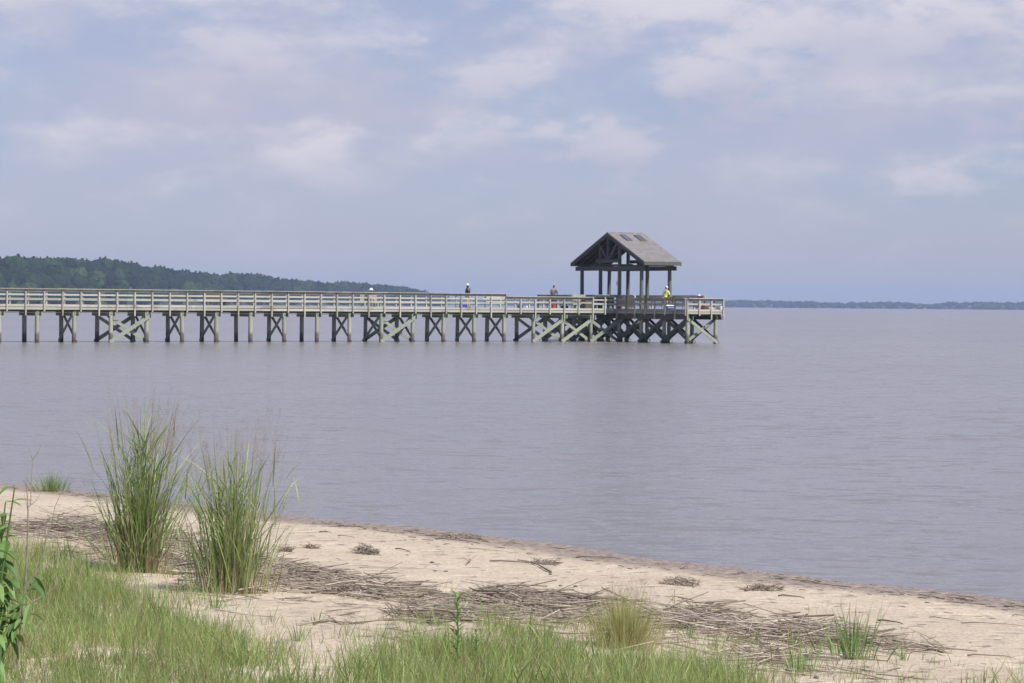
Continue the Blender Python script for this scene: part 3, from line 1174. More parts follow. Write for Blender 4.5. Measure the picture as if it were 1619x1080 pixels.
def person(u, v, rz, label, skin, shirt, legs, hair, joints, long_legs=True, hat=None, brim=False, z=2.245, sleeve='elbow', hatcol=None):
    """joints: positions in the person's own frame, facing +Y"""
    r = pier_root('person', u, v, z, rz)
    tag(r, label, 'person')
    J = {k: Vector(p) for k, p in joints.items()}
    N, E = {}, []
    N['pelvis'] = (J['pelvis'], (.15, .12))
    N['waist'] = (J['pelvis'].lerp(J['chest'], .5), (.14, .105))
    N['chest'] = (J['chest'], (.17, .12))
    N['neck'] = (J['neck'], .058)
    hd = J['head'] - J['neck']
    fw = Vector((math.sin(joints.get('_turn', 0)), math.cos(joints.get('_turn', 0)), 0)) if False else Vector((0, 1, 0))
    N['jaw'] = (J['neck'] + hd * .55 + fw * .015, (.066, .078))
    N['skull'] = (J['head'], (.078, .094))
    N['crown'] = (J['head'] + hd.normalized() * .075 - fw * .01, (.058, .07))
    N['nose'] = (J['neck'] + hd * .72 + fw * .112, .014)
    E += [('pelvis', 'waist'), ('waist', 'chest'), ('chest', 'neck'), ('neck', 'jaw'), ('jaw', 'skull'), ('skull', 'crown'), ('skull', 'nose')]
    for s in 'lr':
        sg_ = -1 if s == 'l' else 1
        N['ear' + s] = (J['head'] + Vector((sg_ * .085, -.01, -.02)), .017)
        E.append(('skull', 'ear' + s))
        N['sh' + s] = (J['sh' + s], .066)
        N['el' + s] = (J['el' + s], .046)
        N['wr' + s] = (J['wr' + s], .029)
        d = (J['wr' + s] - J['el' + s]).normalized()
        side = d.cross(Vector((0, 0, 1)))
        side = (side if side.length > .1 else Vector((1, 0, 0))).normalized()
        pn = side.cross(d).normalized()
        palm = J['wr' + s] + d * .06
        N['pa' + s] = (palm, (.036, .018))
        E += [('chest', 'sh' + s), ('sh' + s, 'el' + s), ('el' + s, 'wr' + s), ('wr' + s, 'pa' + s)]
        for k, (o, L) in enumerate(((-.027, .062), (-.009, .074), (.010, .070), (.028, .054))):
            a = palm + d * .03 + side * o
            b = a + d * L * .55 - pn * .012
            c = b + d * L * .30 - pn * .028
            for nm, p, rad in (('a', a, .0095), ('b', b, .0088), ('c', c, .0075)):
                N[f'f{s}{k}{nm}'] = (p, rad)
            E += [('pa' + s, f'f{s}{k}a'), (f'f{s}{k}a', f'f{s}{k}b'), (f'f{s}{k}b', f'f{s}{k}c')]
        a = J['wr' + s] + d * .03 - side * .035 * sg_
        N['t' + s + 'a'] = (a, .011)
        N['t' + s + 'b'] = (a + d * .035 - side * .022 * sg_ - pn * .015, .009)
        E += [('wr' + s, 't' + s + 'a'), ('t' + s + 'a', 't' + s + 'b')]
        N['hi' + s] = (J['hi' + s], .095)
        N['kn' + s] = (J['kn' + s], .062)
        N['an' + s] = (J['an' + s], .042)
        N['to' + s] = (J['to' + s], (.042, .032))
        E += [('pelvis', 'hi' + s), ('hi' + s, 'kn' + s), ('kn' + s, 'an' + s), ('an' + s, 'to' + s)]
    body = skin_mesh('body', N, E, skin, r)

    def grow_(p, k):
        return tuple(x * k for x in p) if isinstance(p, tuple) else p * k
    S = {k: (N[k][0], grow_(N[k][1], 1.13)) for k in ('waist', 'pelvis', 'chest')}
    S['pelvis'] = (N['pelvis'][0] + Vector((0, 0, .03)), grow_(N['pelvis'][1], 1.1))
    S['collar'] = (N['chest'][0].lerp(N['neck'][0], .55), (.105, .09))
    SE = [('waist', 'pelvis'), ('waist', 'chest'), ('chest', 'collar')]
    for s in 'lr':
        S['sh' + s] = (N['sh' + s][0], .082)
        end = J['sh' + s].lerp(J['el' + s], .85 if sleeve == 'elbow' else 1.0)
        S['e' + s] = (end, .066)
        SE += [('chest', 'sh' + s), ('sh' + s, 'e' + s)]
        if sleeve == 'wrist':
            S['w' + s] = (J['el' + s].lerp(J['wr' + s], .92), .044)
            SE.append(('e' + s, 'w' + s))
    skin_mesh('shirt', S, SE, shirt, r)
    T = {'pelvis': (J['pelvis'] - Vector((0, 0, .01)), (.158, .128))}
    TE = []
    for s in 'lr':
        T['hi' + s] = (J['hi' + s], .108)
        if long_legs:
            T['kn' + s] = (J['kn' + s], .083)
            T['cu' + s] = (J['kn' + s].lerp(J['an' + s], .93), .066)
            TE += [('pelvis', 'hi' + s), ('hi' + s, 'kn' + s), ('kn' + s, 'cu' + s)]
        else:
            T['kn' + s] = (J['hi' + s].lerp(J['kn' + s], .9), .09)
            TE += [('pelvis', 'hi' + s), ('hi' + s, 'kn' + s)]
    skin_mesh('trousers' if long_legs else 'shorts', T, TE, legs, r)
    for s in 'lr':
        m = MB()
        a, t = J['an' + s], J['to' + s]
        d = Vector((t.x - a.x, t.y - a.y, 0)).normalized()
        zf = min(a.z, t.z) - .035
        base = Vector((a.x, a.y, 0))
        pts = [base - d * .06, base + d * .02, base + d * .12, base + d * .20]
        m.tube([p + Vector((0, 0, zf + h)) for p, h in zip(pts, (.035, .045, .04, .028))], [.032, .047, .05, .03], 10)
        m.build('shoe', pm('shoe_dark', (.05, .045, .045), .6), r, True)
    up = hd.normalized()
    top = J['head'] + up * .02
    V, F = ico(2)
    m = MB()
    vs = [(top + Vector((p[0] * .088, p[1] * .104 - .012, p[2] * .094 + .012))) for p in V if True]
    keep = [f for f in F.tolist() if not any(V[i][1] > .25 and V[i][2] < .35 for i in f) and not all(V[i][2] < -.55 for i in f)]
    m.add(vs, keep)
    m.build('hair', hair, r, True)
    if hat is not None:
        c = J['head'] + up * .045
        m = MB()
        if brim:
            m.lathe(c, [(.225, -.014), (.23, .0), (.108, .012), (.10, .07), (.085, .115), (.03, .125)], 20)
            m.build('hat', hat, r, True)
        else:
            m.lathe(c, [(.103, -.01), (.105, .03), (.085, .085), (.03, .108)], 18)
            m.build('cap', hat, r, True)
            m = MB()
            m.beam(c + Vector((0, .09, .0)), c + Vector((0, .19, -.015)), .15, .014)
            m.build('visor', hatcol or hat, r)
    for s in (-1, 1):
        m = MB()
        e = J['neck'] + hd * .86 + Vector((s * .032, .083, 0))
        m.lathe(e - Vector((0, 0, .009)), [(.002, 0), (.010, .009), (.002, .018)], 8)
        m.build('eye', pm('eye_dark', (.03, .025, .02), .3), body, True)
    return r


def standing(h=1.76, lean=0.0, stance=.13, **kw):
    k = h / 1.76
    f = lambda x, y, z: Vector((x * k, y * k + lean * max(0, z - .9), z * k))
    J = {'pelvis': f(0, 0, .97), 'chest': f(0, .01, 1.32), 'neck': f(0, .015, 1.50), 'head': f(0, .035, 1.655)}
    for s, sg_ in (('l', -1), ('r', 1)):
        J['sh' + s] = f(sg_ * .19, 0, 1.43)
        J['el' + s] = f(sg_ * .25, -.02, 1.14)
        J['wr' + s] = f(sg_ * .23, .14, .95)
        J['hi' + s] = f(sg_ * .095, 0, .90)
        J['kn' + s] = f(sg_ * (stance - .01), .02, .49)
        J['an' + s] = f(sg_ * stance, -.01, .075)
        J['to' + s] = f(sg_ * (stance + .02), .15, .04)
    for a, b in kw.items():
        J[a] = f(*b)
    return J


def seated(seat=.55):
    dz = Vector((0, 0, seat - .55))
    J = {'pelvis': Vector((0, 0, .55)), 'chest': Vector((0, .03, .90)), 'neck': Vector((0, .05, 1.07)), 'head': Vector((0, .075, 1.215))}
    for s, sg_ in (('l', -1), ('r', 1)):
        J['sh' + s] = Vector((sg_ * .18, .02, 1.0))
        J['el' + s] = Vector((sg_ * .23, .10, .74))
        J['wr' + s] = Vector((sg_ * .12, .32, .66))
        J['hi' + s] = Vector((sg_ * .09, .06, .54))
        J['kn' + s] = Vector((sg_ * .11, .46, .52))
        J['an' + s] = Vector((sg_ * .11, .44, .09))
        J['to' + s] = Vector((sg_ * .12, .60, .05))
    for k in J:
        if k[:2] in ('pe', 'ch', 'ne', 'he', 'sh', 'el', 'wr', 'hi'):
            J[k] = J[k] + dz
    return J


SKIN_D = pm('skin_brown', (.20, .105, .065), .55, .08)
SKIN_L = pm('skin_tan', (.46, .27, .19), .55, .08)
HAIR_D = pm('hair_dark', (.018, .015, .013), .6, .2)
person(14.22 * BAY, 1.75, R(30), 'standing man in black shirt, khaki trousers and white brimmed hat holding a fishing rod', SKIN_D,
       pm('shirt_black', (.02, .02, .026), .85), pm('khaki', (.42, .37, .27), .85), HAIR_D,
       standing(1.73, .02, .15, wrr=(.24, .28, 1.12), elr=(.30, .06, 1.12), wrl=(-.04, .28, 1.05), ell=(-.27, .06, 1.12)), True, pm('hat_white', (.72, .72, .72), .8), True)
person(19.12 * BAY, 9.05, R(-62), 'standing man in grey T-shirt and dark blue shorts leaning at the far rail', SKIN_L,
       pm('shirt_grey', (.15, .145, .18), .85), pm('shorts_navy', (.03, .045, .12), .85), HAIR_D,
       standing(1.80, .10, .12, wrr=(.12, .42, 1.08), elr=(.27, .16, 1.12), wrl=(-.14, .40, 1.08), ell=(-.27, .12, 1.12)), False)
person(20.0 * BAY - .1, -3.05, R(-66), 'man in bright yellow-green shirt and white cap at the far rail of the pier head', SKIN_L,
       pm('shirt_hivis', (.62, .80, .16), .8, .06), pm('shorts_tan', (.36, .20, .16), .85), HAIR_D,
       standing(1.66, .10, .15, wrr=(.24, .36, 1.08), elr=(.33, .10, 1.10), wrl=(-.22, .36, 1.06), ell=(-.32, .08, 1.10)), False,
       pm('cap_white', (.75, .75, .74), .8), False, hatcol=HAIR_D) if False else None
person(19.62 * BAY, -3.45, R(-75), 'man in bright yellow-green shirt and white cap standing on the pier head', SKIN_L,
       pm('shirt_hivis', (.60, .78, .17), .8, .06), pm('shorts_tan', (.36, .22, .17), .85), HAIR_D,
       standing(1.70, .10, .15, wrr=(.24, .36, 1.08), elr=(.33, .10, 1.10), wrl=(-.22, .36, 1.06), ell=(-.32, .08, 1.10)), False,
       pm('cap_white', (.75, .75, .74), .8), False, hatcol=HAIR_D)
person(11.05 * BAY, WID - .42, R(180), 'seated person in a white hat just showing above the pier rail', SKIN_L,
       pm('shirt_pale', (.34, .33, .34), .85), pm('trousers_pale', (.22, .22, .23), .85), HAIR_D, seated(), True, pm('hat_bright', (.80, .80, .80), .8), True, z=2.245)


def stool(u, v, label, rz):
    t = pier_root('folding_chair', u, v, 2.243, rz)
    tag(t, label, 'chair')
    m = MB()
    m.box((-.23, -.2, .22), (.23, .22, .24))
    m.build('seat', pm('chair_cloth', (.20, .19, .21), .9), t)
    m = MB()
    m.beam((0, -.21, .28), (0, -.30, .65), .44, .015, (0, 1, 0))
    m.build('backrest', pm('chair_cloth', (.20, .19, .21), .9), t)
    for s in (-1, 1):
        for a, b in (((s * .24, -.24, 0), (s * .24, .22, .25)), ((s * .26, .24, 0), (s * .26, -.31, .67))):
            m = MB()
            m.tube([a, b], .012, 6)
            m.build('leg', pm('wire_grey', (.35, .35, .35), .4), t)


person(20.0 * BAY + .05, -5.95, R(-95), 'seated person in pale sun hat and faded pink clothes at the pier head', SKIN_L,
       pm('shirt_pink', (.44, .35, .38), .85), pm('trousers_mauve', (.36, .32, .36), .85), HAIR_D, seated(.36), True, pm('hat_cream', (.62, .60, .56), .8), True, z=2.20 + .045)
stool(20.0 * BAY + .05, -5.95, 'low folding chair under the person in the pale sun hat', R(-95))


def rod(u, v, z, d, L, label):
    t = pier_root('fishing_rod', u, v, z)
    tag(t, label, 'fishing rod')
    d = Vector(d).normalized()
    m = MB()
    m.tube([-d * .35, d * .1], .016, 8)
    m.build('grip', pm('cork', (.30, .2, .12), .8), t)
    m = MB()
    m.tube([d * .1, d * L * .5, d * L - Vector((0, 0, .10 * L))], [.010, .007, .003], 6)
    m.build('blank', pm('rod_grey', (.40, .40, .42), .4), t)
    m = MB()
    m.lathe(d * .02 - Vector((0, 0, .07)), [(.02, -.03), (.035, 0), (.02, .03)], 10)
    m.build('reel', pm('reel_dark', (.05, .05, .05), .4), t)


rod(14.30 * BAY, 1.98, 3.33, (.5, .9, .55), 1.9, 'fishing rod held by the man in black')
rod(19.72 * BAY, -3.85, 3.30, (.75, -.35, .36), 2.4, 'long fishing rod held out to the right by the man in yellow')


# ------------------------------------------------------------------ beach plants
def disc(n, r):
    a = RNG.uniform(0, 2 * math.pi, n)
    q = np.minimum(r * np.abs(RNG.normal(0, .62, n)), r * 1.5)
    q = q * (1 + .12 * np.sin(3 * a + r * 90) + .08 * np.sin(5 * a + r * 40))
    return np.stack([q * np.cos(a), q * np.sin(a)], 1)


def clump(name, px, py, label, cat, parts, group=None):
    """parts: list of dicts describing layers of blades of one plant"""
    g = ground_at(px, py)
    r = empty(name, g - Vector((0, 0, .01)))
    tag(r, label, cat, group)
    for p in parts:
        n = p['n']
        xy = disc(n, p['r'])
        rad = np.linalg.norm(xy, axis=1) / p['r']
        az = np.arctan2(xy[:, 1], xy[:, 0]) + RNG.normal(0, .5, n)
        h = p['h'] * (p.get('hmin', .55) + (1 - p.get('hmin', .55)) * RNG.uniform(0, 1, n) ** p.get('pw', 1.0)) * (1 - p.get('dome', .15) * rad ** 2)
        lean = np.abs(RNG.normal(0, p.get('lean', .15), n)) + p.get('out', .18) * rad
        curl = np.abs(RNG.normal(0, p.get('curl', .12), n)) * (0.4 + rad)
        w = p['w'] * RNG.uniform(.6, 1.2, n)
        tone = np.clip(RNG.normal(p.get('tone', .5), p.get('tv', .22), n), 0, 1)
        V, F, T = blades(np.c_[xy, np.zeros(n)], az, h, w, lean, curl, tone, p.get('seg', 5))
        build_np(p['name'], V, F, M[p['mat']], r, T)
    return r


def culm_leaves(root, n, r, H, h0, h1, w, mat, tone):
    """leaves leaving the upright stems at an angle and arching over"""
    xy = disc(n, r)
    rad = np.linalg.norm(xy, axis=1) / r
    z = H * RNG.beta(1.7, 1.9, n)
    ta = np.arctan2(xy[:, 1], xy[:, 0])
    spread = .16 * rad * z
    z = np.maximum(z, .18 * H)
    base = np.c_[xy[:, 0] + np.cos(ta) * spread, xy[:, 1] + np.sin(ta) * spread, z]
    az = np.where(RNG.uniform(0, 1, n) < .65, ta + RNG.normal(0, .7, n), RNG.uniform(0, 6.28, n))
    V, F, T = blades(base, az, RNG.uniform(h0, h1, n), w * RNG.uniform(.7, 1.25, n), RNG.uniform(.12, .62, n), np.abs(RNG.normal(.18, .22, n)),
                     np.clip(RNG.normal(tone, .24, n), 0, 1), 5)
    build_np('leaves', V, F, M[mat], root, T)


def seed_heads(root, n, r, h0, h1, spread, tall):
    """airy panicles: hair-thin stems, each with a cloud of finer side hairs"""
    VV, FF, TT, nb = [], [], [], 0
    for i in range(n):
        a = RNG.uniform(0, 2 * math.pi)
        b = np.array([[r * math.cos(a) * RNG.uniform(0, 1), r * math.sin(a) * RNG.uniform(0, 1), 0]])
        H = RNG.uniform(h0, h1)
        ln_ = abs(RNG.normal(0, spread))
        V, F, T = blades(b, np.array([a]), np.array([H]), np.array([.0022]), np.array([ln_]), np.array([.05]), np.array([RNG.uniform(.2, 1)]), 4)
        VV.append(V); FF.append(F + nb); TT.append(T); nb += len(V)
        k = tall
        t = RNG.uniform(.68, 1.0, k)
        pos = b + np.stack([math.cos(a) * H * (ln_ * t + .05 * t * t), math.sin(a) * H * (ln_ * t + .05 * t * t), H * t * .985], 1)
        V, F, T = blades(pos, RNG.uniform(0, 6.28, k), (1.05 - t) * .22 + .02, np.full(k, .0012), RNG.uniform(.3, .9, k), np.full(k, .1), RNG.uniform(0, 1, k), 2)
        VV.append(V); FF.append(F + nb); TT.append(T); nb += len(V)
    build_np('seed_head', np.vstack(VV), np.vstack(FF), M['seed'], root, np.concatenate(TT))


c1 = clump('grass_clump', 222, 903, 'tallest grass clump, left of the two big clumps on the sand', 'grass clump', [
    dict(name='blades', n=170, r=.175, h=1.50, hmin=.28, pw=1.15, w=.0125, lean=.085, out=.085, curl=.10, mat='blade', tone=.5, tv=.27, seg=6),
    dict(name='arching_blades', n=120, r=.18, h=1.15, hmin=.4, w=.0125, lean=.22, out=.22, curl=.5, mat='blade', tone=.55, tv=.25, seg=8),
    dict(name='dry_stems', n=420, r=.165, h=.74, hmin=.2, pw=1.4, w=.0085, lean=.07, out=.10, curl=.05, mat='straw', tone=.5, tv=.3, seg=4)], 'big grass clumps')
culm_leaves(c1, 380, .185, 1.12, .16, .42, .0135, 'blade', .62)
seed_heads(c1, 42, .2, 1.25, 1.55, .15, 36)
c2 = clump('grass_clump', 366, 937, 'shorter upright grass clump, right of the two big clumps on the sand', 'grass clump', [
    dict(name='blades', n=240, r=.215, h=1.24, hmin=.25, pw=1.05, w=.0105, lean=.08, out=.09, curl=.08, mat='blade', tone=.62, tv=.27, seg=6),
    dict(name='arching_blades', n=95, r=.215, h=.95, hmin=.4, w=.011, lean=.2, out=.24, curl=.36, mat='blade', tone=.6, seg=7),
    dict(name='dry_stems', n=360, r=.205, h=.68, hmin=.2, pw=1.3, w=.008, lean=.07, out=.10, curl=.05, mat='straw', tone=.6, tv=.3, seg=4)], 'big grass clumps')
culm_leaves(c2, 340, .22, .92, .14, .34, .0115, 'blade', .66)
seed_heads(c2, 44, .24, 1.05, 1.36, .15, 36)
clump('grass_clump', 82, 777, 'low dark green clump at the water\'s edge on the far left', 'grass clump', [
    dict(name='blades', n=260, r=.24, h=.34, hmin=.4, w=.008, lean=.2, out=.25, curl=.2, mat='blade', tone=.5)])
c3 = clump('grass_clump', 985, 1024, 'rounded tuft of fine yellowish grass among the reed debris', 'grass clump', [
    dict(name='blades', n=1050, r=.19, h=.42, hmin=.5, w=.0034, lean=.12, out=.26, curl=.22, mat='tan_blade', tone=.68, tv=.22, dome=.25),
    dict(name='dry_stems', n=420, r=.19, h=.22, hmin=.4, w=.0035, lean=.2, out=.3, curl=.25, mat='tan_blade', tone=.12, tv=.1)])
seed_heads(c3, 40, .17, .34, .48, .2, 10)
clump('cordgrass', 1345, 1047, 'upright bright green cordgrass at the right end of the reed debris', 'cordgrass', [
    dict(name='blades', n=85, r=.22, h=.40, hmin=.35, w=.011, lean=.18, out=.22, curl=.12, mat='cord', tone=.5)])
clump('cordgrass', 1262, 1062, 'thin cordgrass just left of the upright bright green patch', 'cordgrass', [
    dict(name='blades', n=44, r=.22, h=.28, hmin=.35, w=.008, lean=.2, out=.25, curl=.15, mat='cord', tone=.6)])
clump('cordgrass', 1165, 1072, 'cordgrass at the right edge of the bottom meadow', 'cordgrass', [
    dict(name='blades', n=34, r=.17, h=.21, hmin=.4, w=.008, lean=.15, out=.22, curl=.15, mat='cord', tone=.65)])
SPR = [(548, 1003), (502, 985), (655, 1000), (700, 1010), (430, 985), (290, 985), (600, 1010), (447, 1028), (780, 985), (1425, 1048), (1032, 1072), (340, 965), (262, 965), (390, 1000), (470, 1010), (525, 940), (1090, 1010), (1130, 1032), (560, 1062), (420, 1065), (630, 975)]
for x, y in SPR:
    clump('grass_sprig', x, y, 'small sprig of green grass growing from bare sand', 'grass sprig', [
        dict(name='blades', n=int(RNG.integers(8, 26)), r=.05, h=float(RNG.uniform(.10, .19)), hmin=.4, w=.006, lean=.2, out=.25, curl=.2, mat='cord', tone=.7)],
        'small sprigs of grass on the sand')


def lance_leaf(m, p, d, up, L, w, tone, droop=.25, n=5):
    """pointed leaf folded a little along its midrib"""
    d, up = Vector(d).normalized(), Vector(up)
    s = d.cross(up).normalized()
    nn = s.cross(d).normalized()
    vs, fs = [], []
    for k in range(n + 1):
        t = k / n
        c = Vector(p) + d * L * t - Vector((0, 0, 1)) * droop * L * t * t
        wd = w * math.sin(math.pi * (t * .93 + .05)) ** .8 * (1 - .25 * t)
        vs += [c - s * wd / 2 + nn * wd * .16, c, c + s * wd / 2 + nn * wd * .16]
    for k in range(n):
        a = 3 * k
        fs += [(a, a + 1, a + 4, a + 3), (a + 1, a + 2, a + 5, a + 4)]
    m.add(vs, fs, tone)


def forb(px, py, h, label, nl):
    g = ground_at(px, py)
    r = empty('goldenrod', g)
    tag(r, label, 'plant')
    m = MB()
    m.tube([(0, 0, -.01), (.006, 0, h * .5), (0, 0, h)], [.005, .004, .002], 6, .6)
    m.build('stem', M['broadleaf'], r)
    m = MB()
    for i in range(nl):
        t = (i + .6) / nl
        a = i * 2.4
        tilt = .55 + .9 * t ** 2
        L = (.095 if t < .8 else .075) * random.uniform(.8, 1.1) * h / .4
        lance_leaf(m, (0, 0, h * (.1 + .9 * t)), (math.cos(a), math.sin(a), tilt), (0, 0, 1), L, .017, .35 + .5 * t ** 3, .18)
    m.build('leaves', M['broadleaf'], r)


forb(722, 1066, .40, 'tall single leafy stem rising from the meadow near the bottom centre', 34)
forb(752, 1058, .20, 'small leafy stem beside the tall single stem', 16)


def bush():
    """broad-leaved shrub at the left edge"""
    g = ground_at(14, 1130)
    r = empty('leafy_shrub', g)
    tag(r, 'leafy green shrub with big drooping leaves at the left edge', 'shrub')
    stems = MB()
    leaves = MB()
    for i in range(26):
        a = random.uniform(0, 6.28)
        tip = Vector((random.uniform(-.32, .06), random.uniform(-.35, .35), random.uniform(.30, .92)))
        if i < 3:
            tip = Vector((.03 - .06 * i, -.05 + .1 * i, 1.0 - .07 * i))
        mid = tip * .5 + Vector((-.05, 0, .08))
        pts = [Vector((-.12, 0, -.02)), mid, tip]
        stems.tube(pts, [.010, .007, .003], 6, .5)
        for k in range(13):
            t = .18 + .82 * k / 12
            p = (pts[0].lerp(pts[1], t * 2) if t < .5 else pts[1].lerp(pts[2], t * 2 - 1))
            b = random.uniform(0, 6.28)
            d = Vector((math.cos(b) * .8, math.sin(b), random.uniform(-.5, .5)))
            lance_leaf(leaves, p, d, (0, 0, 1), random.uniform(.06, .112), random.uniform(.028, .05), min(1, abs(random.gauss(.5, .25))), random.uniform(.3, .8), 6)
    stems.build('stems', M['broadleaf'], r)
    leaves.build('leaves', M['broadleaf'], r)


bush()


def sapling():
    g = ground_at(24, 1095)
    r = empty('bare_sapling', g)
    tag(r, 'thin leafless sapling with grey twigs beside the leafy shrub', 'sapling')
    k = g.y / FPX

    def p(px, py, dy=0.0):
        return Vector(((px - 24) * k, dy, (1095 - py) * k))
    m = MB()
    m.tube([p(24, 1098), p(30, 1020), p(36, 960), p(39, 920), p(42, 860), p(43, 800), p(40, 765), p(44, 735, .02)], [.0075, .007, .0062, .0055, .0042, .003, .002, .001], 7)
    m.build('trunk', M['twig'], r)
    for pts, r0 in (([(40, 925), (55, 905), (66, 880), (70, 850), (75, 838), (83, 800), (92, 778)], .004),
                    ([(40, 955), (60, 945), (80, 932), (98, 906), (118, 896)], .0035),
                    ([(38, 1022), (50, 1012), (62, 1002), (78, 990)], .003),
                    ([(34, 972), (26, 980), (12, 992)], .0035),
                    ([(43, 800), (55, 790), (64, 775)], .002),
                    ([(43, 806), (36, 785), (33, 765)], .002), ([(62, 1002), (58, 985), (54, 972)], .002)):
        m = MB()
        dy = random.uniform(-.12, .12)
        n = len(pts)
        m.tube([p(x, y, dy * i / n) for i, (x, y) in enumerate(pts)], [r0 * (1 - .75 * i / (n - 1)) for i in range(n)], 6)
        m.build('branch', M['twig'], r)


sapling()
g = ground_at(52, 800)
r = empty('bare_sapling', g)
tag(r, 'forked dead twig standing on the sand left of the big clumps', 'sapling')
k = g.y / FPX
for pts in ([(48, 800), (50, 755), (51, 728), (46, 710)], [(51, 728), (60, 715), (64, 704)]):
    m = MB()
    m.tube([Vector(((x - 52) * k, 0, (800 - y) * k)) for x, y in pts], [.006, .005, .004, .002][:len(pts)], 6)
    m.build('twig', M['twig'], r)


# ------------------------------------------------------------------ meadow grass and reed debris
def poly_sd(px, py, pts):
    """height of a pixel below the polyline through pts (positive = below it)"""
    xs, ys = zip(*pts)
    return py - np.interp(px, xs, ys)


def meadow_density(px, py, x, y):
    n1 = vnoise(x, y, 1.3, 4.4)
    n2 = vnoise(x, y, 4.2, 9.4)
    n3 = vnoise(x, y, 10.5, 1.9)
    left = -5 + poly_sd(px, py, [(-300, 850), (0, 872), (60, 880), (120, 893), (190, 915), (240, 940), (300, 974), (370, 1006), (440, 1050), (500, 1080), (560, 1110), (900, 1130)])
    right = poly_sd(px, py, [(380, 1200), (480, 1110), (560, 1045), (640, 1012), (760, 1008), (880, 1012), (930, 1034), (1040, 1040), (1100, 1048), (1165, 1066), (1215, 1095), (1300, 1130), (1700, 1200)])
    edge = np.maximum(left, right) + n1 * 32 + n2 * 16
    d = np.clip((edge + 4) / 34, 0, 1)
    sparse = np.clip((np.maximum(left + 78, right + 66) + n1 * 60) / 60, 0, 1) * np.clip(.34 + n2 * 1.3, 0, 1) * .27
    gap = np.clip((n2 + n1 * .9 + .60) / .42, .08, 1) * np.clip(.85 + n3 * 1.4, .25, 1)
    thru = np.exp(-((px - 1235) / 120) ** 2 - ((py - 1032) / 34) ** 2) * np.clip(.3 + n2 * 1.6, 0, 1) * .22
    return np.maximum.reduce([d * gap, sparse, thru])


def make_meadow():
    N = 430000
    y = RNG.uniform(8.5, 20.5, N)
    x = RNG.uniform(-6.2, 3.4, N)
    px = 809.5 + FPX * x / y
    ok = (px > -380) & (px < 1750)
    x, y = x[ok], y[ok]
    z = ground_z(x, y)
    px, py = project(np.stack([x, y, z], 1))
    d = meadow_density(px, py, x, y)
    keep = RNG.uniform(0, 1, len(x)) < d
    x, y, z, d = x[keep], y[keep], z[keep], d[keep]
    n = len(x)
    patch = vnoise(x, y, 1.0, 5.5)
    patch2 = vnoise(x, y, 3.3, 2.5)
    h = RNG.gamma(5, 1 / 5, n) * (.085 + .045 * d + .06 * patch + .05 * patch2)
    h = np.clip(h, .03, .24)
    tone = np.clip(.58 + .5 * patch + .4 * patch2 + RNG.normal(0, .2, n), .2, 1)
    dead = RNG.uniform(0, 1, n) < .20 + .12 * (d < .5)
    tone[dead] = RNG.uniform(0, .12, dead.sum())
    broad = (vnoise(x, y, 2.1, 12.5) > .22) & (RNG.uniform(0, 1, n) < .14)
    h = np.where(broad, np.clip(h * 1.35, .06, .26), h)
    tone = np.where(broad & ~dead, np.clip(tone - .12, .22, 1), tone)
    wd = np.where(broad, RNG.uniform(.007, .011, n), RNG.uniform(.0026, .0058, n))
    V, F, T = blades(np.stack([x, y, z - .006], 1), RNG.uniform(0, 6.28, n), h, wd,
                     np.abs(RNG.normal(0, .28, n)), np.abs(RNG.normal(0, .25, n)), tone, 3)
    o = build_np('grass', V, F, M['grass'], None, T)
    tag(o, 'short bright green meadow grass covering the bottom left of the beach', 'grass', kind='stuff')


make_meadow()
BAND = [(-320, 822), (0, 835), (130, 842), (230, 856), (290, 882), (330, 898), (420, 912), (520, 926), (600, 943), (700, 965), (800, 962), (900, 968), (1000, 985), (1130, 992), (1220, 998), (1300, 1006), (1370, 1020), (1420, 1032)]
BW = [(-320, 14), (100, 15), (200, 22), (300, 28), (420, 20), (560, 17), (700, 22), (850, 20), (1000, 22), (1150, 26), (1260, 26), (1340, 16), (1420, 7)]


def ribbon_sticks(name, x, y, ang, L, r, zoff, tilt, tone, mat):
    """many thin four-sided stems lying about"""
    n = len(x)
    z = ground_z(x, y) + zoff
    d = np.stack([np.cos(ang) * np.cos(tilt), np.sin(ang) * np.cos(tilt), np.sin(tilt)], 1)
    s = np.stack([-np.sin(ang), np.cos(ang), np.zeros(n)], 1)
    u = np.cross(d, s)
    c = np.stack([x, y, z], 1)
    bend = RNG.normal(0, .05, n)[:, None] * L[:, None] * s
    V = []
    for t, kk in ((-.5, .75), (0, 1.0), (.5, .7)):
        p = c + d * (L * t)[:, None] + bend * (1 - 4 * t * t)
        for a, b in ((1, 0), (0, 1), (-1, 0), (0, -1)):
            V.append(p + s * (r * kk * a)[:, None] + u * (r * kk * b)[:, None])
    V = np.stack(V, 1).reshape(-1, 3)
    q = []
    for k in (0, 4):
        for i in range(4):
            j = (i + 1) % 4
            q.append([k + i, k + j, k + 4 + j, k + 4 + i])
    q += [[3, 2, 1, 0], [8, 9, 10, 11]]
    q = np.array(q)
    F = (np.arange(n)[:, None, None] * 12 + q[None]).reshape(-1, 4)
    return build_np(name, V, F, M[mat], None, np.repeat(tone, 12))


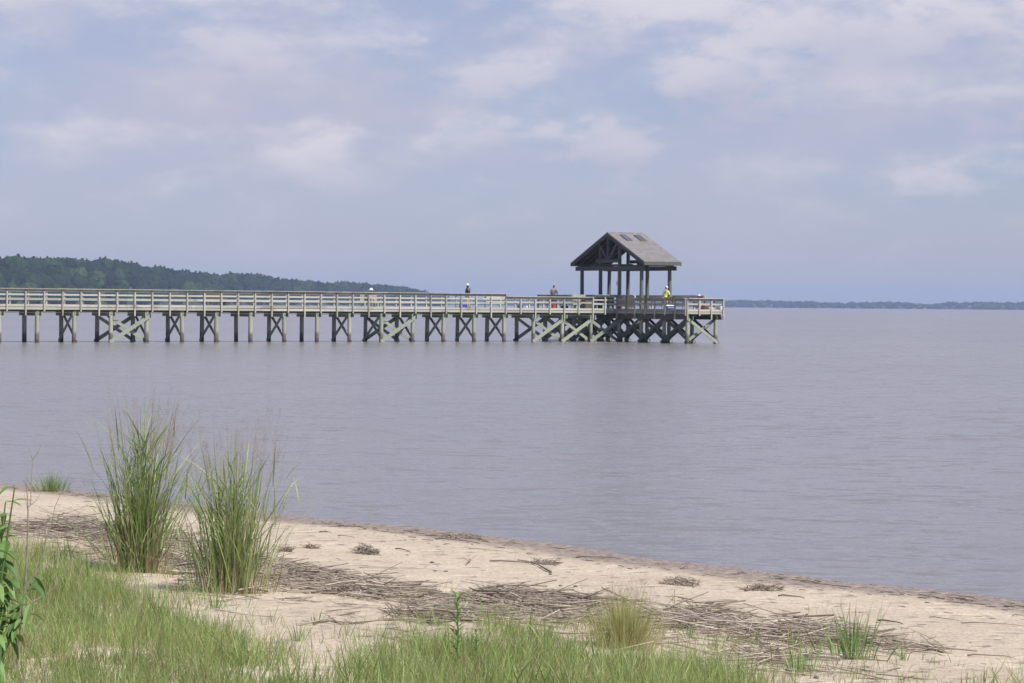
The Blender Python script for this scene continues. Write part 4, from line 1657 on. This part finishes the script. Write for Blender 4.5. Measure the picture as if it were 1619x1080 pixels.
def make_debris():
    N = 120000
    y = RNG.uniform(11, 24, N)
    x = RNG.uniform(-7.0, 3.2, N)
    z = ground_z(x, y)
    px, py = project(np.stack([x, y, z], 1))
    n1 = vnoise(x, y, 1.1, 6.6)
    n2 = vnoise(x, y, 2.6, 1.3)
    c = np.interp(px, *zip(*BAND)) + n1 * 14
    w = np.interp(px, *zip(*BW)) * (.84 + n2 * .85)
    t = np.abs(py - c) / np.maximum(w, 1)
    d = np.clip(1.35 - t, 0, 1) ** .8 * np.clip(.75 + n1 * 1.1, .15, 1) * .68
    # thinner litter behind the band and on the low ground to the right
    litter = ((poly_sd(px, py, BAND) > -6) & (poly_sd(px, py, BAND) < 70) & (px > 140)) * np.clip(.1 + n2 * 1.4, 0, 1) * .09
    low = np.exp(-((px - 1215) / 130) ** 2 - ((py - 1035) / 26) ** 2) * np.clip(.4 + n2, 0, 1) * .45
    strand = np.exp(-((px - 200) / 130) ** 2 - ((py - 872) / 12) ** 2) * .16
    d = np.maximum.reduce([d, litter, low, strand])
    keep = RNG.uniform(0, 1, N) < d
    keep &= (px > -330) & (px < 1480)
    x, y, d, t = x[keep], y[keep], d[keep], t[keep]
    n = len(x)
    main = math.atan2(.742, -.67) + .28
    loose = RNG.uniform(0, 1, n) < .30
    ang = np.where(loose, RNG.uniform(0, math.pi, n), main + RNG.normal(0, .5, n))
    L = RNG.gamma(2.4, .11, n) + .04
    r = .0016 + .0062 * RNG.uniform(0, 1, n) ** 2
    mound = vnoise(x, y, 1.7, 2.2)
    zoff = RNG.uniform(.002, 1, n) * np.clip(d * 2.2, .04, 1) * np.clip(.09 + .16 * mound, .03, .2)
    tilt = RNG.normal(0, .13, n)
    tone = np.clip(RNG.beta(1.5, 2.0, n) + np.where(RNG.uniform(0, 1, n) < .08, .5, 0), 0, 1)
    o = ribbon_sticks('reed_debris', x, y, ang, np.clip(L, .05, .95), r, zoff, tilt, tone, 'reed')
    tag(o, 'long band of washed up dead reed stems lying across the sand', 'debris', kind='stuff')
    # fine crumbs scattered over the open sand
    N = 9000
    y = RNG.uniform(12, 30, N)
    x = RNG.uniform(-7, 5.5, N)
    q = shore_q(x, y)
    n2 = vnoise(x, y, .9, 7.3)
    keep = (q > .35) & (RNG.uniform(0, 1, N) < np.clip(.10 + n2 * .8, .03, .6) * .35)
    x, y = x[keep], y[keep]
    n = len(x)
    o = ribbon_sticks('plant_litter', x, y, main + RNG.normal(0, .8, n), RNG.gamma(2, .028, n) + .012, RNG.uniform(.001, .0035, n), np.full(n, .003), np.zeros(n), RNG.beta(1.2, 2.4, n), 'stick')
    tag(o, 'fine broken plant litter scattered over the open sand', 'litter', kind='stuff')
    # litter washed up at the very edge of the water
    N = 1400
    s = RNG.uniform(-3, 22, N)
    qq = RNG.gamma(2, .26, N)
    x = 4.57 - .670 * s - .742 * qq
    y = 21.47 + .742 * s - .670 * qq
    n2 = vnoise(x, y, .8, 3.9)
    keep = RNG.uniform(0, 1, N) < np.clip(.25 + n2, .05, .8)
    x, y = x[keep], y[keep]
    n = len(x)
    sh = math.atan2(.742, -.67)
    o = ribbon_sticks('strand_litter', x, y, sh + RNG.normal(0, .3, n), RNG.gamma(2, .04, n) + .015, RNG.uniform(.0015, .005, n), np.full(n, .003), np.zeros(n), RNG.beta(1.2, 2.6, n), 'stick')
    tag(o, 'brown litter washed up along the water\'s edge', 'litter', kind='stuff')


make_debris()


def stick(px, py, px2, py2, rad, label='bare brown stick lying on the open sand', group='sticks on the open sand', fork=False):
    a, b = ground_at(px, py), ground_at(px2, py2)
    c = (a + b) / 2
    o = empty('stick', c)
    tag(o, label, 'stick', group)
    m = MB()
    d = b - a
    s = d.cross(Vector((0, 0, 1))).normalized()
    n = 6
    pts = []
    for i in range(n + 1):
        t = i / n
        p = a.lerp(b, t) + s * math.sin(t * 5 + px) * d.length * .025
        p.z = float(ground_z(np.array([p.x]), np.array([p.y]))[0]) + rad * .8 + (.01 if 0 < i < n else 0)
        pts.append(p - c)
    m.tube(pts, [rad * (1 - .55 * i / n) for i in range(n + 1)], 6)
    if fork:
        for k in (2, 4):
            m.tube([pts[k], pts[k] + d * .16 + s * .06 * (k - 3) + Vector((0, 0, .04))], [rad * .6, rad * .25], 5)
    m.build('branch', M['stick'], o, True)


for a in [(535, 848, 560, 851, .006), (570, 899, 690, 903, .004), (688, 853, 760, 860, .009), (775, 887, 880, 895, .010), (625, 868, 650, 872, .007),
          (740, 868, 810, 874, .004), (910, 882, 980, 884, .011), (1345, 902, 1352, 915, .004), (1230, 944, 1272, 948, .008), (1075, 900, 1090, 893, .008),
          (1470, 976, 1520, 984, .004), (1520, 986, 1619, 992, .005), (1390, 982, 1428, 988, .008), (1530, 1036, 1600, 1040, .006), (1440, 1030, 1490, 1036, .004),
          (1255, 1040, 1300, 1036, .006), (1110, 910, 1150, 914, .004), (505, 842, 525, 844, .006), (1600, 975, 1619, 976, .006)]:
    stick(*a)
stick(1178, 936, 1235, 930, .012, 'forked dark branch lying on the sand right of centre', None, True)
stick(878, 905, 820, 886, .010, 'dark knobbly branch lying across the middle of the open sand', None, True)
stick(740, 892, 742, 884, .006, 'short forked twig sticking up from the sand near the centre', None, True)
stick(1205, 1050, 1300, 1044, .010, 'pale straight stem lying over the debris by the bright cordgrass', None)
stick(1130, 1000, 1210, 985, .010, 'bleached pale stem lying on the right part of the debris band', None)


def debris_pile(px, py, w, h, label, n, tone):
    g = ground_at(px, py)
    r = empty('debris_pile', g)
    tag(r, label, 'debris pile')
    m = MB()
    for i in range(n):
        a = random.uniform(0, 6.28)
        q = math.sqrt(random.random())
        p = Vector((math.cos(a) * q * w / 2, math.sin(a) * q * w / 3, random.uniform(0, h) * (1 - q * q) + .004))
        b = random.uniform(0, 6.28)
        d = Vector((math.cos(b), math.sin(b) * .7, random.uniform(-.25, .55))) * random.uniform(.03, .11)
        m.tube([p, p + d * .5 + Vector((0, 0, .008)), p + d], [.004, .003, .0015], 5, min(1, max(0, random.gauss(tone, .2))))
    m.build('stems', M['reed'], r)


debris_pile(578, 874, .24, .10, 'dense tufted heap of brown dead plant roots on the open sand', 190, .35)
debris_pile(1075, 926, .34, .07, 'heap of tangled pale dead stems near the shoreline', 220, .5)
debris_pile(1205, 934, .36, .04, 'flat scatter of dark dead stems right of the tangled heap', 120, .2)
debris_pile(492, 866, .14, .035, 'small lump of dead weed left of the tufted heap', 60, .3)
debris_pile(452, 871, .13, .03, 'small greenish lump of dead weed beside the right big clump', 60, .4)
debris_pile(862, 892, .30, .03, 'loose dark stems beside the knobbly branch', 70, .2)
debris_pile(725, 850, .5, .02, 'thin drift of stems at the water\'s edge', 110, .3)


def scrap():
    g = ground_at(493, 940)
    r = empty('plastic_scrap', g)
    tag(r, 'small crumpled white plastic scrap in the reed debris', 'litter')
    m = MB()
    V, F = ico(2)
    m.add([(p[0] * .015 * (1 + .4 * mnoise.noise(Vector(p) * 3)), p[1] * .013, max(0, p[2] * .02 * (1 + .5 * mnoise.noise(Vector(p) * 2.4)) + .012)) for p in V], F.tolist())
    m.build('film', M['sign'], r)


scrap()
for x, y in ((886, 926), (910, 927), (683, 888), (688, 905), (705, 906), (1290, 1074), (870, 908)):
    g = ground_at(x, y)
    m = MB()
    V, F = ico(2)
    s = random.uniform(.010, .017)
    m.add([(p[0] * s * 1.3, p[1] * s, p[2] * s * .7 * (1 + .3 * mnoise.noise(Vector(p) * 2 + g)) + s * .4) for p in V], F.tolist())
    o = m.build('pebble', M['bench'], None, True)
    o.location = g
    tag(o, 'small dark pebble on the open sand', 'pebble', 'dark pebbles on the sand')


# ------------------------------------------------------------------ air
def make_haze():
    m = bpy.data.materials.new('haze_air')
    m.use_nodes = True
    t = m.node_tree
    t.nodes.clear()
    v = t.nodes.new('ShaderNodeVolumePrincipled')
    v.inputs['Color'].default_value = (.56, .70, 1.0, 1)
    v.inputs['Density'].default_value = 1.4e-4
    v.inputs['Anisotropy'].default_value = 0.0
    o = t.nodes.new('ShaderNodeOutputMaterial')
    t.links.new(v.outputs[0], o.inputs['Volume'])
    b = MB()
    b.box((-9500, -9500, -4.2), (9500, 9500, 62))
    ob = b.build('haze', m)
    tag(ob, kind='stuff')
    ob['label'] = 'thin pale haze lying over the water'
    ob['category'] = 'haze'


make_haze()
